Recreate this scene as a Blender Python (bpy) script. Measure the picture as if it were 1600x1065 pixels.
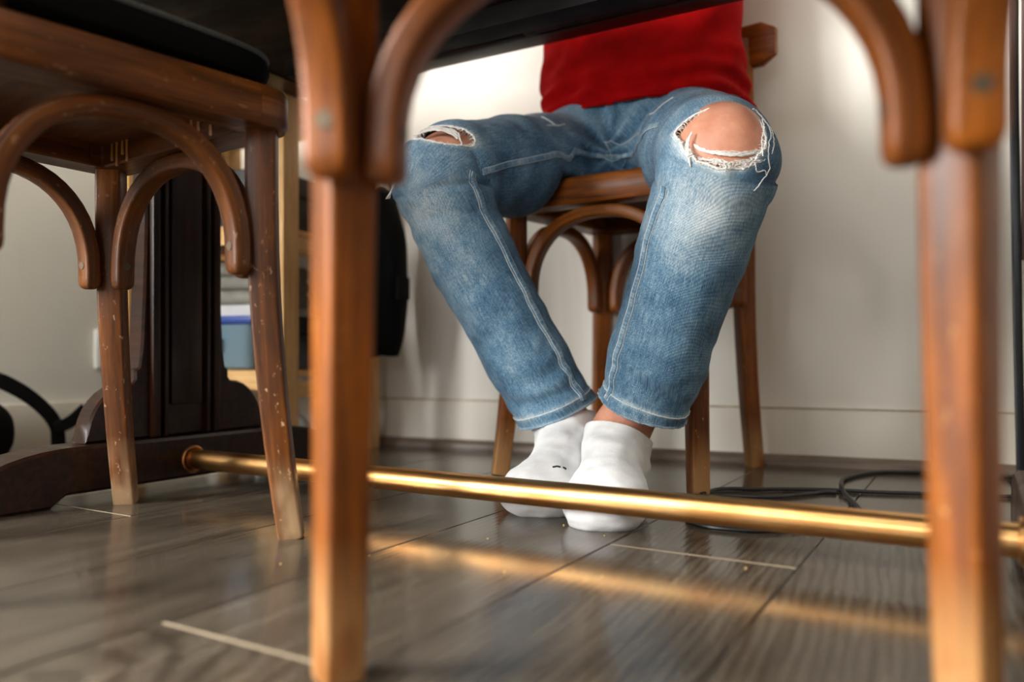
import bpy, bmesh, math, random
import numpy as np
from mathutils import Vector, Matrix
for o in list(bpy.data.objects): bpy.data.objects.remove(o)
SC = bpy.context.scene
COL = SC.collection
random.seed(7); RNG = np.random.default_rng(7)
PI = math.pi
def R(d): return math.radians(d)

# ------------------------------------------------------------------ camera
# world: x runs along the table, y from the camera towards the back wall, z up; metres
cam = bpy.data.objects.new('camera', bpy.data.cameras.new('camera')); COL.objects.link(cam)
cam.location = (0, 0, .19); cam.rotation_euler = (R(90), 0, R(30.4))
cam.data.sensor_width = 36; cam.data.lens = 28.0; cam.data.shift_y = 23.5/1600
cam.data.clip_start = .005
cam.data.dof.use_dof = True; cam.data.dof.focus_distance = .95; cam.data.dof.aperture_fstop = 2.3
SC.camera = cam
# ------------------------------------------------------------------ world, daylight, exposure
W = bpy.data.worlds.new('world'); SC.world = W; W.use_nodes = True
W.node_tree.nodes['Background'].inputs[0].default_value = (.80, .88, 1, 1)
W.node_tree.nodes['Background'].inputs[1].default_value = 1.0
def daylight(name, loc, rot, sx, sy, power, colour=(1, .985, .955)):
    l = bpy.data.lights.new(name, 'AREA'); l.shape = 'RECTANGLE'; l.size = sx; l.size_y = sy
    l.energy = power; l.color = colour
    o = bpy.data.objects.new(name, l); COL.objects.link(o); o.location = loc; o.rotation_euler = rot
    return o
WIN_FILL = (-1.25, .75, .75, 2.25)      # x0 x1 z0 z1 of an unseen window added behind the camera as fill
WIN2 = (-1.9, -.5, .22, 2.2)         # y0 y1 z0 z1 of the window in the left wall, behind the camera
daylight('daylight', ((WIN_FILL[0]+WIN_FILL[1])/2, -2.75, (WIN_FILL[2]+WIN_FILL[3])/2), (R(90), 0, 0), 2.0, 1.5, 46)  # front fill lamp, set outside the added window
daylight('daylight', (-1.78, (WIN2[0]+WIN2[1])/2, (WIN2[2]+WIN2[3])/2), (R(90), 0, R(-90)), 1.4, 1.98, 300)
SC.view_settings.view_transform = 'Standard'; SC.view_settings.look = 'None'
SC.view_settings.gamma = 1; SC.view_settings.use_curve_mapping = False
SC.view_settings.exposure = 0.72

# ------------------------------------------------------------------ helpers
def tag(o, label=None, cat=None, group=None, kind=None):
    if label: o['label'] = label
    if cat: o['category'] = cat
    if group: o['group'] = group
    if kind: o['kind'] = kind
    return o
def empty(name, loc=(0, 0, 0), rz=0):
    o = bpy.data.objects.new(name, None); COL.objects.link(o)
    o.location = loc; o.rotation_euler = (0, 0, rz); o.empty_display_size = .05
    return o
def obj(name, me, mat=None, parent=None, loc=None):
    o = bpy.data.objects.new(name, me); COL.objects.link(o)
    if mat is not None and not me.materials: me.materials.append(mat)
    if parent: o.parent = parent
    if loc is not None: o.location = loc
    return o
def mesh(name, V, Fs, wc=None, smooth=True, sharp=40):
    me = bpy.data.meshes.new(name)
    me.from_pydata([tuple(map(float, v)) for v in V], [], [tuple(map(int, f)) for f in Fs])
    me.update()
    if wc is not None:
        at = me.attributes.new('wc', 'FLOAT_VECTOR', 'POINT')
        at.data.foreach_set('vector', np.asarray(wc, dtype=np.float32).ravel())
    if smooth:
        me.polygons.foreach_set('use_smooth', [True]*len(me.polygons))
        if sharp: me.set_sharp_from_angle(angle=R(sharp))
    return me
class MB:                                   # collects shapes into one mesh
    def __init__(s): s.V = []; s.F = []; s.W = []
    def add(s, V, F, W=None):
        n = len(s.V); s.V += [tuple(v) for v in V]; s.F += [tuple(i+n for i in f) for f in F]
        s.W += [tuple(w) for w in (W if W is not None else V)]
        return s
    def box(s, x0, x1, y0, y1, z0, z1, b=.002):
        bm = bmesh.new(); bmesh.ops.create_cube(bm, size=1)
        for v in bm.verts:
            v.co = Vector(((x0+x1)/2+v.co.x*(x1-x0), (y0+y1)/2+v.co.y*(y1-y0), (z0+z1)/2+v.co.z*(z1-z0)))
        if b: bmesh.ops.bevel(bm, geom=bm.edges[:], offset=min(b, .45*min(x1-x0, y1-y0, z1-z0)), segments=2, affect='EDGES', profile=.6)
        bm.verts.index_update()
        V = [v.co.copy() for v in bm.verts]; F = [[v.index for v in f.verts] for f in bm.faces]; bm.free()
        ax = sorted(range(3), key=lambda i: -((x1-x0), (y1-y0), (z1-z0))[i])
        return s.add(V, F, [(v[ax[0]], v[ax[1]], v[ax[2]]) for v in V])
    def sweep(s, path, sec, ref=(0, 0, 1), scale=None, caps=True, closed=False):
        P = np.asarray(path, float); n = len(P); sec = np.asarray(sec, float); m = len(sec)
        T = np.gradient(P, axis=0)
        if closed: T = np.roll(P, -1, 0)-np.roll(P, 1, 0)
        T /= np.linalg.norm(T, axis=1)[:, None]+1e-12
        ref = np.asarray(ref, float); ref = np.tile(ref, (n, 1)) if ref.ndim == 1 else ref
        N = ref-(ref*T).sum(1)[:, None]*T; N /= np.linalg.norm(N, axis=1)[:, None]+1e-12
        B = np.cross(T, N); L = np.r_[0, np.cumsum(np.linalg.norm(np.diff(P, axis=0), axis=1))]
        sc = np.ones(n) if scale is None else np.asarray(scale, float)
        V = []; Wc = []
        for i in range(n):
            for a, b in sec*sc[i]:
                V.append(P[i]+a*N[i]+b*B[i]); Wc.append((L[i], a, b))
        F = [(i*m+j, i*m+(j+1) % m, (i+1)*m+(j+1) % m, (i+1)*m+j) for i in range(n-1) for j in range(m)]
        if closed: F += [((n-1)*m+j, (n-1)*m+(j+1) % m, (j+1) % m, j) for j in range(m)]
        elif caps: F += [tuple(range(m))[::-1], tuple((n-1)*m+j for j in range(m))]
        return s.add(V, F, Wc)
    def tube(s, path, r, m=8, scale=None, closed=False):
        P = np.asarray(path, float); d = P[-1]-P[0]
        ref = (0, 0, 1) if abs(d[2]) < .7*np.linalg.norm(d)+1e-9 else (.3, 1, .1)
        return s.sweep(P, [(r*math.cos(2*PI*j/m), r*math.sin(2*PI*j/m)) for j in range(m)], ref, scale, True, closed)
    def prism(s, poly, h0, h1, axis='x', bev=.0):       # outline in the plane across the axis, extruded along it
        n = len(poly); P = np.asarray(poly, float); c = P.mean(0)
        rings = [(h0, 1)] if not bev else [(h0, 0), (h0+bev, 1)]
        rings += [(h1, 1)] if not bev else [(h1-bev, 1), (h1, 0)]
        nx = np.roll(P, -1, 0)-np.roll(P, 1, 0); nx = np.c_[nx[:, 1], -nx[:, 0]]; nx /= np.linalg.norm(nx, axis=1)[:, None]+1e-9
        area = .5*np.sum(P[:, 0]*np.roll(P[:, 1], -1)-np.roll(P[:, 0], -1)*P[:, 1])
        if area < 0: nx = -nx
        V = []
        for h, k in rings:
            Q = P if k else P-nx*bev
            for a, b in Q: V.append({'x': (h, a, b), 'y': (a, h, b), 'z': (a, b, h)}[axis])
        m = len(rings)
        F = [(i*n+j, i*n+(j+1) % n, (i+1)*n+(j+1) % n, (i+1)*n+j) for i in range(m-1) for j in range(n)]
        F += [tuple(range(n))[::-1], tuple((m-1)*n+j for j in range(n))]
        return s.add(V, F)
    def mesh(s, name, smooth=True, sharp=40):
        me = mesh(name, s.V, s.F, s.W, smooth, sharp)
        bm = bmesh.new(); bm.from_mesh(me); bmesh.ops.recalc_face_normals(bm, faces=bm.faces[:]); bm.to_mesh(me); bm.free()
        return me
    def obj(s, name, mat, parent=None, smooth=True, sharp=40): return obj(name, s.mesh(name, smooth, sharp), mat, parent)
def rrect(a, b, r=.003, k=2):               # rounded rectangle section, full sizes a x b
    out = []
    for sx, sy, t0 in ((1, 1, 0), (-1, 1, 90), (-1, -1, 180), (1, -1, 270)):
        for i in range(k+1):
            t = R(t0+90*i/k); out.append((sx*(a/2-r)+r*math.cos(t), sy*(b/2-r)+r*math.sin(t)))
    return out
def smooth_path(pts, n=24):                 # Catmull-Rom through the points
    P = np.asarray(pts, float); P = np.vstack([2*P[0]-P[1], P, 2*P[-1]-P[-2]]); out = []
    k = len(P)-3
    for t in np.linspace(0, k-1e-6, n):
        i = int(t); u = t-i; p0, p1, p2, p3 = P[i:i+4]
        out.append(.5*((2*p1)+(-p0+p2)*u+(2*p0-5*p1+4*p2-p3)*u*u+(-p0+3*p1-3*p2+p3)*u**3))
    return np.array(out)

# ------------------------------------------------------------------ materials
def srgb(r, g, b):
    f = lambda c: (c/255)/12.92 if c/255 <= .04045 else ((c/255+.055)/1.055)**2.4
    return (f(r), f(g), f(b), 1)
class M:
    def __init__(s, name):
        s.m = bpy.data.materials.new(name); s.m.use_nodes = True; s.t = s.m.node_tree; s.n = s.t.nodes; s.l = s.t.links
        s.p = s.n['Principled BSDF']
    def node(s, typ, **kw):
        n = s.n.new(typ)
        for k, v in kw.items():
            if isinstance(k, str) and hasattr(n, k): setattr(n, k, v)
        return n
    def set(s, **kw):
        for k, v in kw.items(): s.p.inputs[k.replace('_', ' ')].default_value = v
        return s
    def link(s, a, b): s.l.new(a, b)
    def coord(s, src='wc', scale=(1, 1, 1), rnd=0.0, loc=(0, 0, 0)):
        if src == 'wc': a = s.node('ShaderNodeAttribute'); a.attribute_name = 'wc'; v = a.outputs['Vector']
        else: a = s.node('ShaderNodeTexCoord'); v = a.outputs[src]
        if rnd:
            oi = s.node('ShaderNodeObjectInfo'); mu = s.node('ShaderNodeMath', operation='MULTIPLY'); mu.inputs[1].default_value = rnd
            s.link(oi.outputs['Random'], mu.inputs[0])
            ad = s.node('ShaderNodeVectorMath', operation='ADD'); s.link(v, ad.inputs[0]); s.link(mu.outputs[0], ad.inputs[1]); v = ad.outputs[0]
        mp = s.node('ShaderNodeMapping'); mp.inputs['Scale'].default_value = scale; mp.inputs['Location'].default_value = loc
        s.link(v, mp.inputs[0]); return mp.outputs[0]
    def noise(s, vec, scale=5, detail=3, rough=.5, dist=0):
        n = s.node('ShaderNodeTexNoise'); n.inputs['Scale'].default_value = scale; n.inputs['Detail'].default_value = detail
        n.inputs['Roughness'].default_value = rough; n.inputs['Distortion'].default_value = dist
        s.link(vec, n.inputs['Vector']); return n.outputs['Fac']
    def ramp(s, fac, stops):
        r = s.node('ShaderNodeValToRGB'); e = r.color_ramp.elements
        while len(e) < len(stops): e.new(.5)
        for i, (p, c) in enumerate(stops):
            e[i].position = p; e[i].color = c if len(c) == 4 else (*c, 1)
        s.link(fac, r.inputs[0]); return r.outputs[0]
    def mix(s, fac, a, b, mode='MIX'):
        m = s.node('ShaderNodeMix', data_type='RGBA', blend_type=mode)
        for inp, v in ((m.inputs[0], fac), (m.inputs[6], a), (m.inputs[7], b)):
            if isinstance(v, (int, float, tuple)): inp.default_value = v
            else: s.link(v, inp)
        return m.outputs[2]
    def math(s, op, a, b=0.0):
        m = s.node('ShaderNodeMath', operation=op)
        for i, v in enumerate((a, b)):
            if isinstance(v, (int, float)): m.inputs[i].default_value = v
            else: s.link(v, m.inputs[i])
        return m.outputs[0]
    def col(s, c): s.link(c, s.p.inputs['Base Color']); return s
    def bump(s, h, strength=.2, dist=.001):
        b = s.node('ShaderNodeBump'); b.inputs['Strength'].default_value = strength; b.inputs['Distance'].default_value = dist
        s.link(h, b.inputs['Height']); s.link(b.outputs[0], s.p.inputs['Normal']); return s
def bw(v): return (v, v, v, 1)
def plain(name, c, rough=.5, metal=0.0, nscale=40, var=.12, spec=.5):
    m = M(name); v = m.coord('Object', (1, 1, 1))
    n = m.noise(v, nscale, 3)
    lo = tuple(x*(1-var) for x in c[:3])+(1,); hi = tuple(min(1, x*(1+var)) for x in c[:3])+(1,)
    m.col(m.ramp(n, [(.3, lo), (.7, hi)])).set(Roughness=rough, Metallic=metal, Specular_IOR_Level=spec).bump(n, .05)
    return m.m
def wood(name, dark, mid, light, rough=.35, wear=0.0, worn=None, grain=(5, 90, 90), coat=.2):
    m = M(name)
    v = m.coord('wc', grain, 7.0); g = m.noise(v, 1.0, 5, .6, .6)
    c = m.ramp(g, [(.28, dark), (.5, mid), (.74, light)])
    b = m.noise(m.coord('wc', (9, 22, 22), 3.0), 1.0, 3, .55)
    c = m.mix(m.ramp(b, [(.35, bw(0)), (.75, bw(.75))]), c, dark)
    pores = m.noise(m.coord('wc', (30, 600, 600), 5.0), 1.0, 2)
    c = m.mix(m.ramp(pores, [(.30, bw(.45)), (.42, bw(0))]), c, tuple(x*.45 for x in dark[:3])+(1,))
    h = g
    if wear:
        f = m.noise(m.coord('wc', (75, 130, 130), 11.0), 1.0, 5, .66, .15)
        k = m.ramp(f, [(.70-.1*wear, bw(0)), (.76-.1*wear, bw(.85))])
        z = m.node('ShaderNodeSeparateXYZ'); tc = m.node('ShaderNodeNewGeometry'); m.link(tc.outputs['Position'], z.inputs[0])
        low = m.ramp(m.math('MULTIPLY', z.outputs[2], 2.2), [(.0, bw(1)), (.15, bw(.85)), (.75, bw(.25)), (1, bw(.12))])
        k = m.mix(1.0, k, low, 'MULTIPLY')
        c = m.mix(k, c, worn or light)
        foot = m.ramp(m.math('MULTIPLY', z.outputs[2], 10), [(.0, bw(.75)), (.45, bw(.5)), (.9, bw(0))])
        foot = m.mix(1.0, foot, m.ramp(b, [(.40, bw(.1)), (.56, bw(1))]), 'MULTIPLY')
        c = m.mix(foot, c, tuple(x*.75 for x in (worn or light)[:3])+(1,))
    m.col(c).set(Specular_IOR_Level=.26, Roughness=rough, Coat_Weight=coat, Coat_Roughness=.22)
    rr = m.ramp(b, [(.3, bw(rough*.8)), (.8, bw(min(1, rough*1.35)))]); m.link(rr, m.p.inputs['Roughness'])
    m.bump(g, .10, .0006)
    return m.m
CHAIR = wood('chair_varnish', srgb(66, 32, 6), srgb(134, 71, 12), srgb(174, 100, 26), .44, .55, srgb(200, 152, 98), coat=.08)
CHAIR_W = wood('chair_varnish_worn', srgb(52, 27, 9), srgb(98, 53, 16), srgb(138, 82, 30), .44, .85, srgb(214, 178, 136), coat=.08)
PLY = wood('seat_plywood', srgb(62, 34, 18), srgb(92, 54, 28), srgb(118, 72, 38), .5)
UNDER = wood('underside_shade', srgb(6, 4, 3), srgb(11, 7, 5), srgb(17, 11, 8), .7, coat=0)  # darkened mahogany: the shade under the table is put into the colour
MAHOG = wood('mahogany', srgb(18, 9, 5), srgb(44, 22, 11), srgb(68, 36, 18), .36, coat=.10)
PINE = wood('pine', srgb(196, 150, 92), srgb(222, 178, 116), srgb(236, 200, 146), .5, coat=0)
BLACKCLOTH = plain('black_cloth', srgb(9, 9, 10), .9, nscale=300, var=.4, spec=.15)
BLACKPLASTIC = plain('black_plastic', srgb(16, 16, 18), .4)
BLACKMETAL = plain('black_metal', srgb(26, 27, 30), .32, .6)
STEEL = plain('screw_steel', srgb(92, 80, 64), .6, .7)
WHITEPLASTIC = plain('white_plastic', srgb(225, 225, 220), .4, var=.03)
PAPER = plain('paper', srgb(225, 225, 228), .7, var=.05)
BLUE = plain('blue_lid', srgb(20, 62, 150), .4)
GREYCLOTH = plain('grey_cloth', srgb(140, 138, 130), .9)
def brass():
    m = M('brass'); n = m.noise(m.coord('wc', (9, 20, 20)), 2, 2)
    m.col(m.ramp(n, [(.3, srgb(202, 142, 82)), (.7, srgb(220, 172, 112))])).set(Metallic=1.0, Roughness=.34)
    f = m.noise(m.coord('wc', (900, 900, 900)), 1, 2); m.set(Roughness=.31)
    return m.m
BRASS = brass()
def plaster(name, c, stain):
    m = M(name); v = m.coord('Object', (1, 1, 1))
    big = m.noise(v, 1.6, 3, .5); fine = m.noise(v, 90, 4, .6)
    streak = m.noise(m.coord('Object', (9, 9, 1.6)), 1.0, 4, .6, .4)
    col = m.mix(m.ramp(big, [(.35, bw(0)), (.75, bw(.45))]), c, stain)
    col = m.mix(m.ramp(streak, [(.60, bw(0)), (.75, bw(.45))]), col, stain)
    m.col(col).set(Roughness=.75).bump(fine, .12, .001); return m.m
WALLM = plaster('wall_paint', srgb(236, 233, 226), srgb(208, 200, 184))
WALLL = plaster('wall_paint_shaded', srgb(214, 213, 204), srgb(196, 193, 180))  # greyer than the back wall: the left wall's shade is in the colour
TRIMW = plaster('skirting_paint', srgb(234, 230, 220), srgb(204, 192, 166))
CEIL = plain('ceiling_paint', srgb(235, 233, 226), .8, var=.02)
def plankmat():
    m = M('laminate'); oi = m.node('ShaderNodeObjectInfo')
    g = m.noise(m.coord('wc', (4.0, 70, 1), 9.0), 1.0, 5, .6, .3)
    c = m.ramp(g, [(.25, srgb(62, 54, 45)), (.5, srgb(84, 75, 64)), (.78, srgb(104, 95, 82))])
    w = m.node('ShaderNodeTexWave', wave_type='RINGS', rings_direction='Z', wave_profile='SIN')
    w.inputs['Scale'].default_value = 8.5; w.inputs['Distortion'].default_value = 4.5; w.inputs['Detail'].default_value = 2.5; w.inputs['Detail Scale'].default_value = 1.6
    m.link(m.coord('wc', (.9, 4.6, 1), 5.0, (-.35, 0, 0)), w.inputs['Vector'])
    ring = m.ramp(w.outputs['Fac'], [(.15, bw(0)), (.5, bw(1))])
    c = m.mix(m.ramp(w.outputs['Fac'], [(.12, bw(.62)), (.42, bw(0))]), c, srgb(46, 39, 32))
    tint = m.ramp(oi.outputs['Random'], [(0, bw(.86)), (1, bw(1.0))]); c = m.mix(1.0, c, tint, 'MULTIPLY')
    dust = m.noise(m.coord('Object', (260, 260, 260), 2.0), 1, 2)
    c = m.mix(m.ramp(dust, [(.76, bw(0)), (.80, bw(.5))]), c, srgb(170, 160, 145))
    m.col(c).set(Roughness=.3, Specular_IOR_Level=.6)
    sm = m.noise(m.coord('Object', (5, 5, 5), 2.0), 1, 4); m.link(m.ramp(sm, [(.3, bw(.11)), (.7, bw(.19))]), m.p.inputs['Roughness'])
    return m.bump(ring, .08, .0005).m
PLANK = plankmat()
JOINT = plain('joint_edge', srgb(128, 114, 92), .8)
SUB = plain('subfloor', srgb(60, 50, 40), .9)

# ------------------------------------------------------------------ the room
XL, XR, YN, ZC = -1.6, 2.6, -2.6, 2.55
WB = lambda x: 1.378+.13*(x+.875)          # face of the back wall, a little out of square
ang = math.atan(.13)
fl = tag(MB().box(XL-.1, XR+.1, YN-.1, 2.0, -.06, -.012, 0).obj('floor', SUB), kind='structure')
# laminate planks, one object each
edges = [-.505+.182*i for i in range(-7, 18)]
ends = {-1.051: .586, -.505: .364, -.323: .744, -.141: 1.02, -.687: 1.30, -.869: 1.0}
LP = 1.285
for i in range(len(edges)-1):
    x0, x1 = edges[i], edges[i+1]
    if x0 > XR or x1 < XL: continue
    key = [v for k, v in ends.items() if abs(k-x0) < .01]
    e = key[0] if key else (.17+.471*i) % LP
    k0 = math.floor((YN-e)/LP)
    for k in range(k0, 4):
        y0, y1 = e+k*LP, e+(k+1)*LP
        ymax = WB(x1)+.05
        y0, y1 = max(y0, YN), min(y1, ymax)
        if y1-y0 < .02: continue
        g = .00045; b = .0012
        X0, X1 = max(x0, XL)+g, min(x1, XR)-g; Y0, Y1 = y0+g, y1-g
        V = [(X0, Y0, -.012), (X1, Y0, -.012), (X1, Y1, -.012), (X0, Y1, -.012), (X0, Y0, -b), (X1, Y0, -b), (X1, Y1, -b), (X0, Y1, -b),
             (X0+b, Y0+b, 0), (X1-b, Y0+b, 0), (X1-b, Y1-b, 0), (X0+b, Y1-b, 0)]
        Fq = [(0, 1, 5, 4), (1, 2, 6, 5), (2, 3, 7, 6), (3, 0, 4, 7), (4, 5, 9, 8), (5, 6, 10, 9), (6, 7, 11, 10), (7, 4, 8, 11), (8, 9, 10, 11)]
        me = mesh('plank', V, Fq, [(v[1]-y0, v[0]-x0-.09, 0) for v in V], smooth=False)
        me.materials.append(PLANK); me.materials.append(JOINT)
        for pi in (4, 6): me.polygons[pi].material_index = 1
        obj('plank', me, None, fl)
tag(MB().box(XL-.1, XR+.1, YN-.1, 2.0, ZC, ZC+.08, 0).obj('ceiling', CEIL), kind='structure')
def wall_box(name, mat, *rects):
    m = MB()
    for r in rects: m.box(*r, 0)
    return tag(m.obj(name, mat, smooth=False), kind='structure')
y0, y1, z0, z1 = WIN2
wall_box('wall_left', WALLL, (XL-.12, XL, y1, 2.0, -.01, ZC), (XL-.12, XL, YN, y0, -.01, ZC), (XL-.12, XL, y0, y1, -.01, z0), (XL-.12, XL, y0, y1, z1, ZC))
WALLD = plaster('wall_low_bounce', srgb(128, 118, 104), srgb(112, 102, 88))  # unseen walls coloured dark to cut bounced fill light
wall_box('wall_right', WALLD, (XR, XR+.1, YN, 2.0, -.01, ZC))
x0, x1, z0, z1 = WIN_FILL
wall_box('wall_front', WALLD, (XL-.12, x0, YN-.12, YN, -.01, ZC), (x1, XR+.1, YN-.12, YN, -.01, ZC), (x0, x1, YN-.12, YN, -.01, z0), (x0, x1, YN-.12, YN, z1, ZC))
def along_back(name, mat, y_out, thick, z0, z1, bev=0):    # a board along the back wall, y_out = how far it stands proud
    m = MB().box(-.9, 3.7, 0, thick, z0, z1, bev); o = m.obj(name, mat)
    o.location = (-.875, WB(-.875)-y_out, 0); o.rotation_euler = (0, 0, ang)
    return tag(o, kind='structure')
wb = along_back('wall_back', WALLM, 0, .1, -.01, ZC)
sk = along_back('baseboard_back', TRIMW, .006, .006, 0, .098, .002)
along_back('gap_shadow_strip', plain('gap_shadow', srgb(178, 166, 142), .8, var=.2), .0068, .0068, .0975, .1005, .0006)  # strip coloured as the thin gap shadow on top of the baseboard
qr = MB().prism([(0, 0), (.015, 0), (.0145, .008), (.011, .0135), (.006, .0165), (0, .018)], -.75, 3.6, 'x')
tr = qr.obj('trim_1', None); tr.data.materials.append(wood('trim_laminate', srgb(92, 78, 67), srgb(116, 101, 89), srgb(138, 123, 109), .5))
tr.location = (-.875, WB(-.875)-.006, 0); tr.rotation_euler = (0, 0, ang); tag(tr, kind='structure')
for v in tr.data.vertices: v.co.y = -v.co.y
tr.data.flip_normals()
skl = tag(MB().box(XL, XL+.012, -2.55, 1.26, 0, .098, .003).obj('baseboard_left', TRIMW), kind='structure')
GLASS = M('window_glass'); g_ = GLASS
tb = g_.node('ShaderNodeBsdfTransparent'); gb = g_.node('ShaderNodeBsdfGlossy'); gb.inputs['Roughness'].default_value = .02
mx = g_.node('ShaderNodeMixShader'); mx.inputs[0].default_value = .06
g_.link(tb.outputs[0], mx.inputs[1]); g_.link(gb.outputs[0], mx.inputs[2]); g_.link(mx.outputs[0], g_.n['Material Output'].inputs[0])
def window(name, axis, a0, a1, z0, z1, c):
    w = empty(name, (0, 0, 0)); tag(w, kind='structure')
    def bx(n, p0, p1, q0, q1, d0, d1, mat):
        m = MB()
        m.box(*((p0, p1, d0, d1) if axis == 'x' else (d0, d1, p0, p1)), q0, q1, .003); return m.obj(n, mat, w)
    f = .06
    for n, r in (('window_frame', (a0, a1, z0, z0+f)), ('window_frame', (a0, a1, z1-f, z1)), ('window_frame', (a0, a0+f, z0+f, z1-f)), ('window_frame', (a1-f, a1, z0+f, z1-f))):
        bx(n, *r, c-.03, c+.03, WHITEPLASTIC)
    mid = (a0+a1)/2
    bx('mullion', mid-.03, mid+.03, z0+f, z1-f, c-.025, c+.025, WHITEPLASTIC)
    bx('pane', a0+f, mid-.03, z0+f, z1-f, c-.003, c+.003, GLASS.m); bx('pane', mid+.03, a1-f, z0+f, z1-f, c-.003, c+.003, GLASS.m)
    bx('window_sill', a0-.03, a1+.03, z0-.03, z0, c+.03, c+.2, WHITEPLASTIC)
    return w
window('fill_window', 'x', *WIN_FILL, YN-.06)
window('window_2', 'y', *WIN2, XL-.06)

# ------------------------------------------------------------------ the trestle table
BARY, BARZ = .767, .040
TX0, TX1 = -.99, .031                        # inner faces of the two foot beams
tb_ = empty('dining_table', ((TX0+TX1)/2, BARY, 0))
tag(tb_, 'dark mahogany trestle dining table joined by a brass foot rail', 'table')
ox, oy = (TX0+TX1)/2, BARY
def tpart(mb, name, mat=MAHOG, parent=None, sharp=40):
    mb.V = [(v[0]-ox, v[1]-oy, v[2]) for v in mb.V]
    return mb.obj(name, mat, parent or tb_, sharp=sharp)
ZT = .70
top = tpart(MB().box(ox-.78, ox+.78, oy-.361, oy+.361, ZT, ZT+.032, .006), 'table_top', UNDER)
tpart(MB().box(ox-.774, ox+.774, oy-.355, oy+.355, ZT+.0322, ZT+.0345, .001), 'top_veneer')
m = MB()
for (xa, xb, ya, yb) in ((ox-.775, ox+.775, oy+.318, oy+.357), (ox-.775, ox+.775, oy-.357, oy-.318), (ox-.775, ox-.735, oy-.318, oy+.318), (ox+.735, ox+.775, oy-.318, oy+.318)):
    mm = MB().box(xa, xb, ya, yb, ZT-.014, ZT, .004); tpart(mm, 'edge_moulding')
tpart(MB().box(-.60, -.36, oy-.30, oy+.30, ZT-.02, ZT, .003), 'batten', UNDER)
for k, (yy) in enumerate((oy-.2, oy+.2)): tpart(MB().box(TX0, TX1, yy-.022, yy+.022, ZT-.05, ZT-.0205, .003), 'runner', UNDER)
bar = MB().tube([(x, BARY, BARZ) for x in np.linspace(TX0-.012, TX1+.012, 40)], .0143, 28); tpart(bar, 'foot_rail', BRASS)['label'] = 'round brass foot rail'
def half_mirror(pts): return pts+[(-a, b) for a, b in pts[::-1]]
beam = [(0, .014), (.185, .014), (.20, .004), (.205, 0), (.305, 0), (.312, .006), (.312, .016)]
beam += [(.312-.125*math.sin(t)*1.0+0, .016+.058*(1-math.cos(t))) for t in []]
for i in range(1, 11):
    t = PI/2*i/10; beam.append((.312-.14*(1-math.cos(t)), .016+.058*math.sin(t)))
beam += [(.10, .0742), (0, .0742)]
foot_poly = half_mirror(beam[1:-1]); foot_poly = [(a+oy, b) for a, b in foot_poly]
prof = [(.150, .075)]
for i in range(1, 9):
    t = PI/2*i/8; prof.append((.150-.066*(1-math.cos(t)), .075+.078*math.sin(t)))
prof += [(.080, .158), (.080, .170), (.074, .174), (.070, .20), (.066, .28), (.063, .38), (.064, .46), (.07, .54), (.085, .60), (.11, .64), (.14, .655)]
pan = half_mirror(prof); pan = [(a+oy, b) for a, b in pan]
for sgn, xf in ((-1, TX0), (1, TX1)):
    a, b = sorted((xf, xf+sgn*.062)); tpart(MB().prism(foot_poly, a, b, 'x', .004), 'foot_beam')
    a, b = sorted((xf+sgn*.018, xf+sgn*.05)); up = tpart(MB().prism(pan, a, b, 'x', .003), 'upright')
    a, b = sorted((xf+sgn*.006, xf+sgn*.06)); tpart(MB().box(a, b, oy-.27, oy+.27, .655, ZT-.05, .004), 'top_beam')
    for yy, wd in ((oy-.052, .012), (oy-.036, .006), (oy+.036, .006), (oy+.052, .012)):
        a, b = sorted((xf+sgn*.009, xf+sgn*.02))
        tpart(MB().box(a, b, yy-wd/2, yy+wd/2, .0755, .654, .0025), 'reeding')
    a, b = sorted((xf+sgn*.012, xf+sgn*.02)); tpart(MB().box(a, b, oy-.026, oy+.026, .12, .62, .003), 'inset_panel')
    ri = MB(); n = 28
    ri.sweep([(xf-sgn*.001, oy+.0178*math.cos(2*PI*i/n), BARZ+.0178*math.sin(2*PI*i/n)) for i in range(n)], [(.0025*math.cos(2*PI*j/6), .0025*math.sin(2*PI*j/6)) for j in range(6)], (1, 0, 0), closed=True)
    tpart(ri, 'rail_collar', BRASS)

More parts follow.
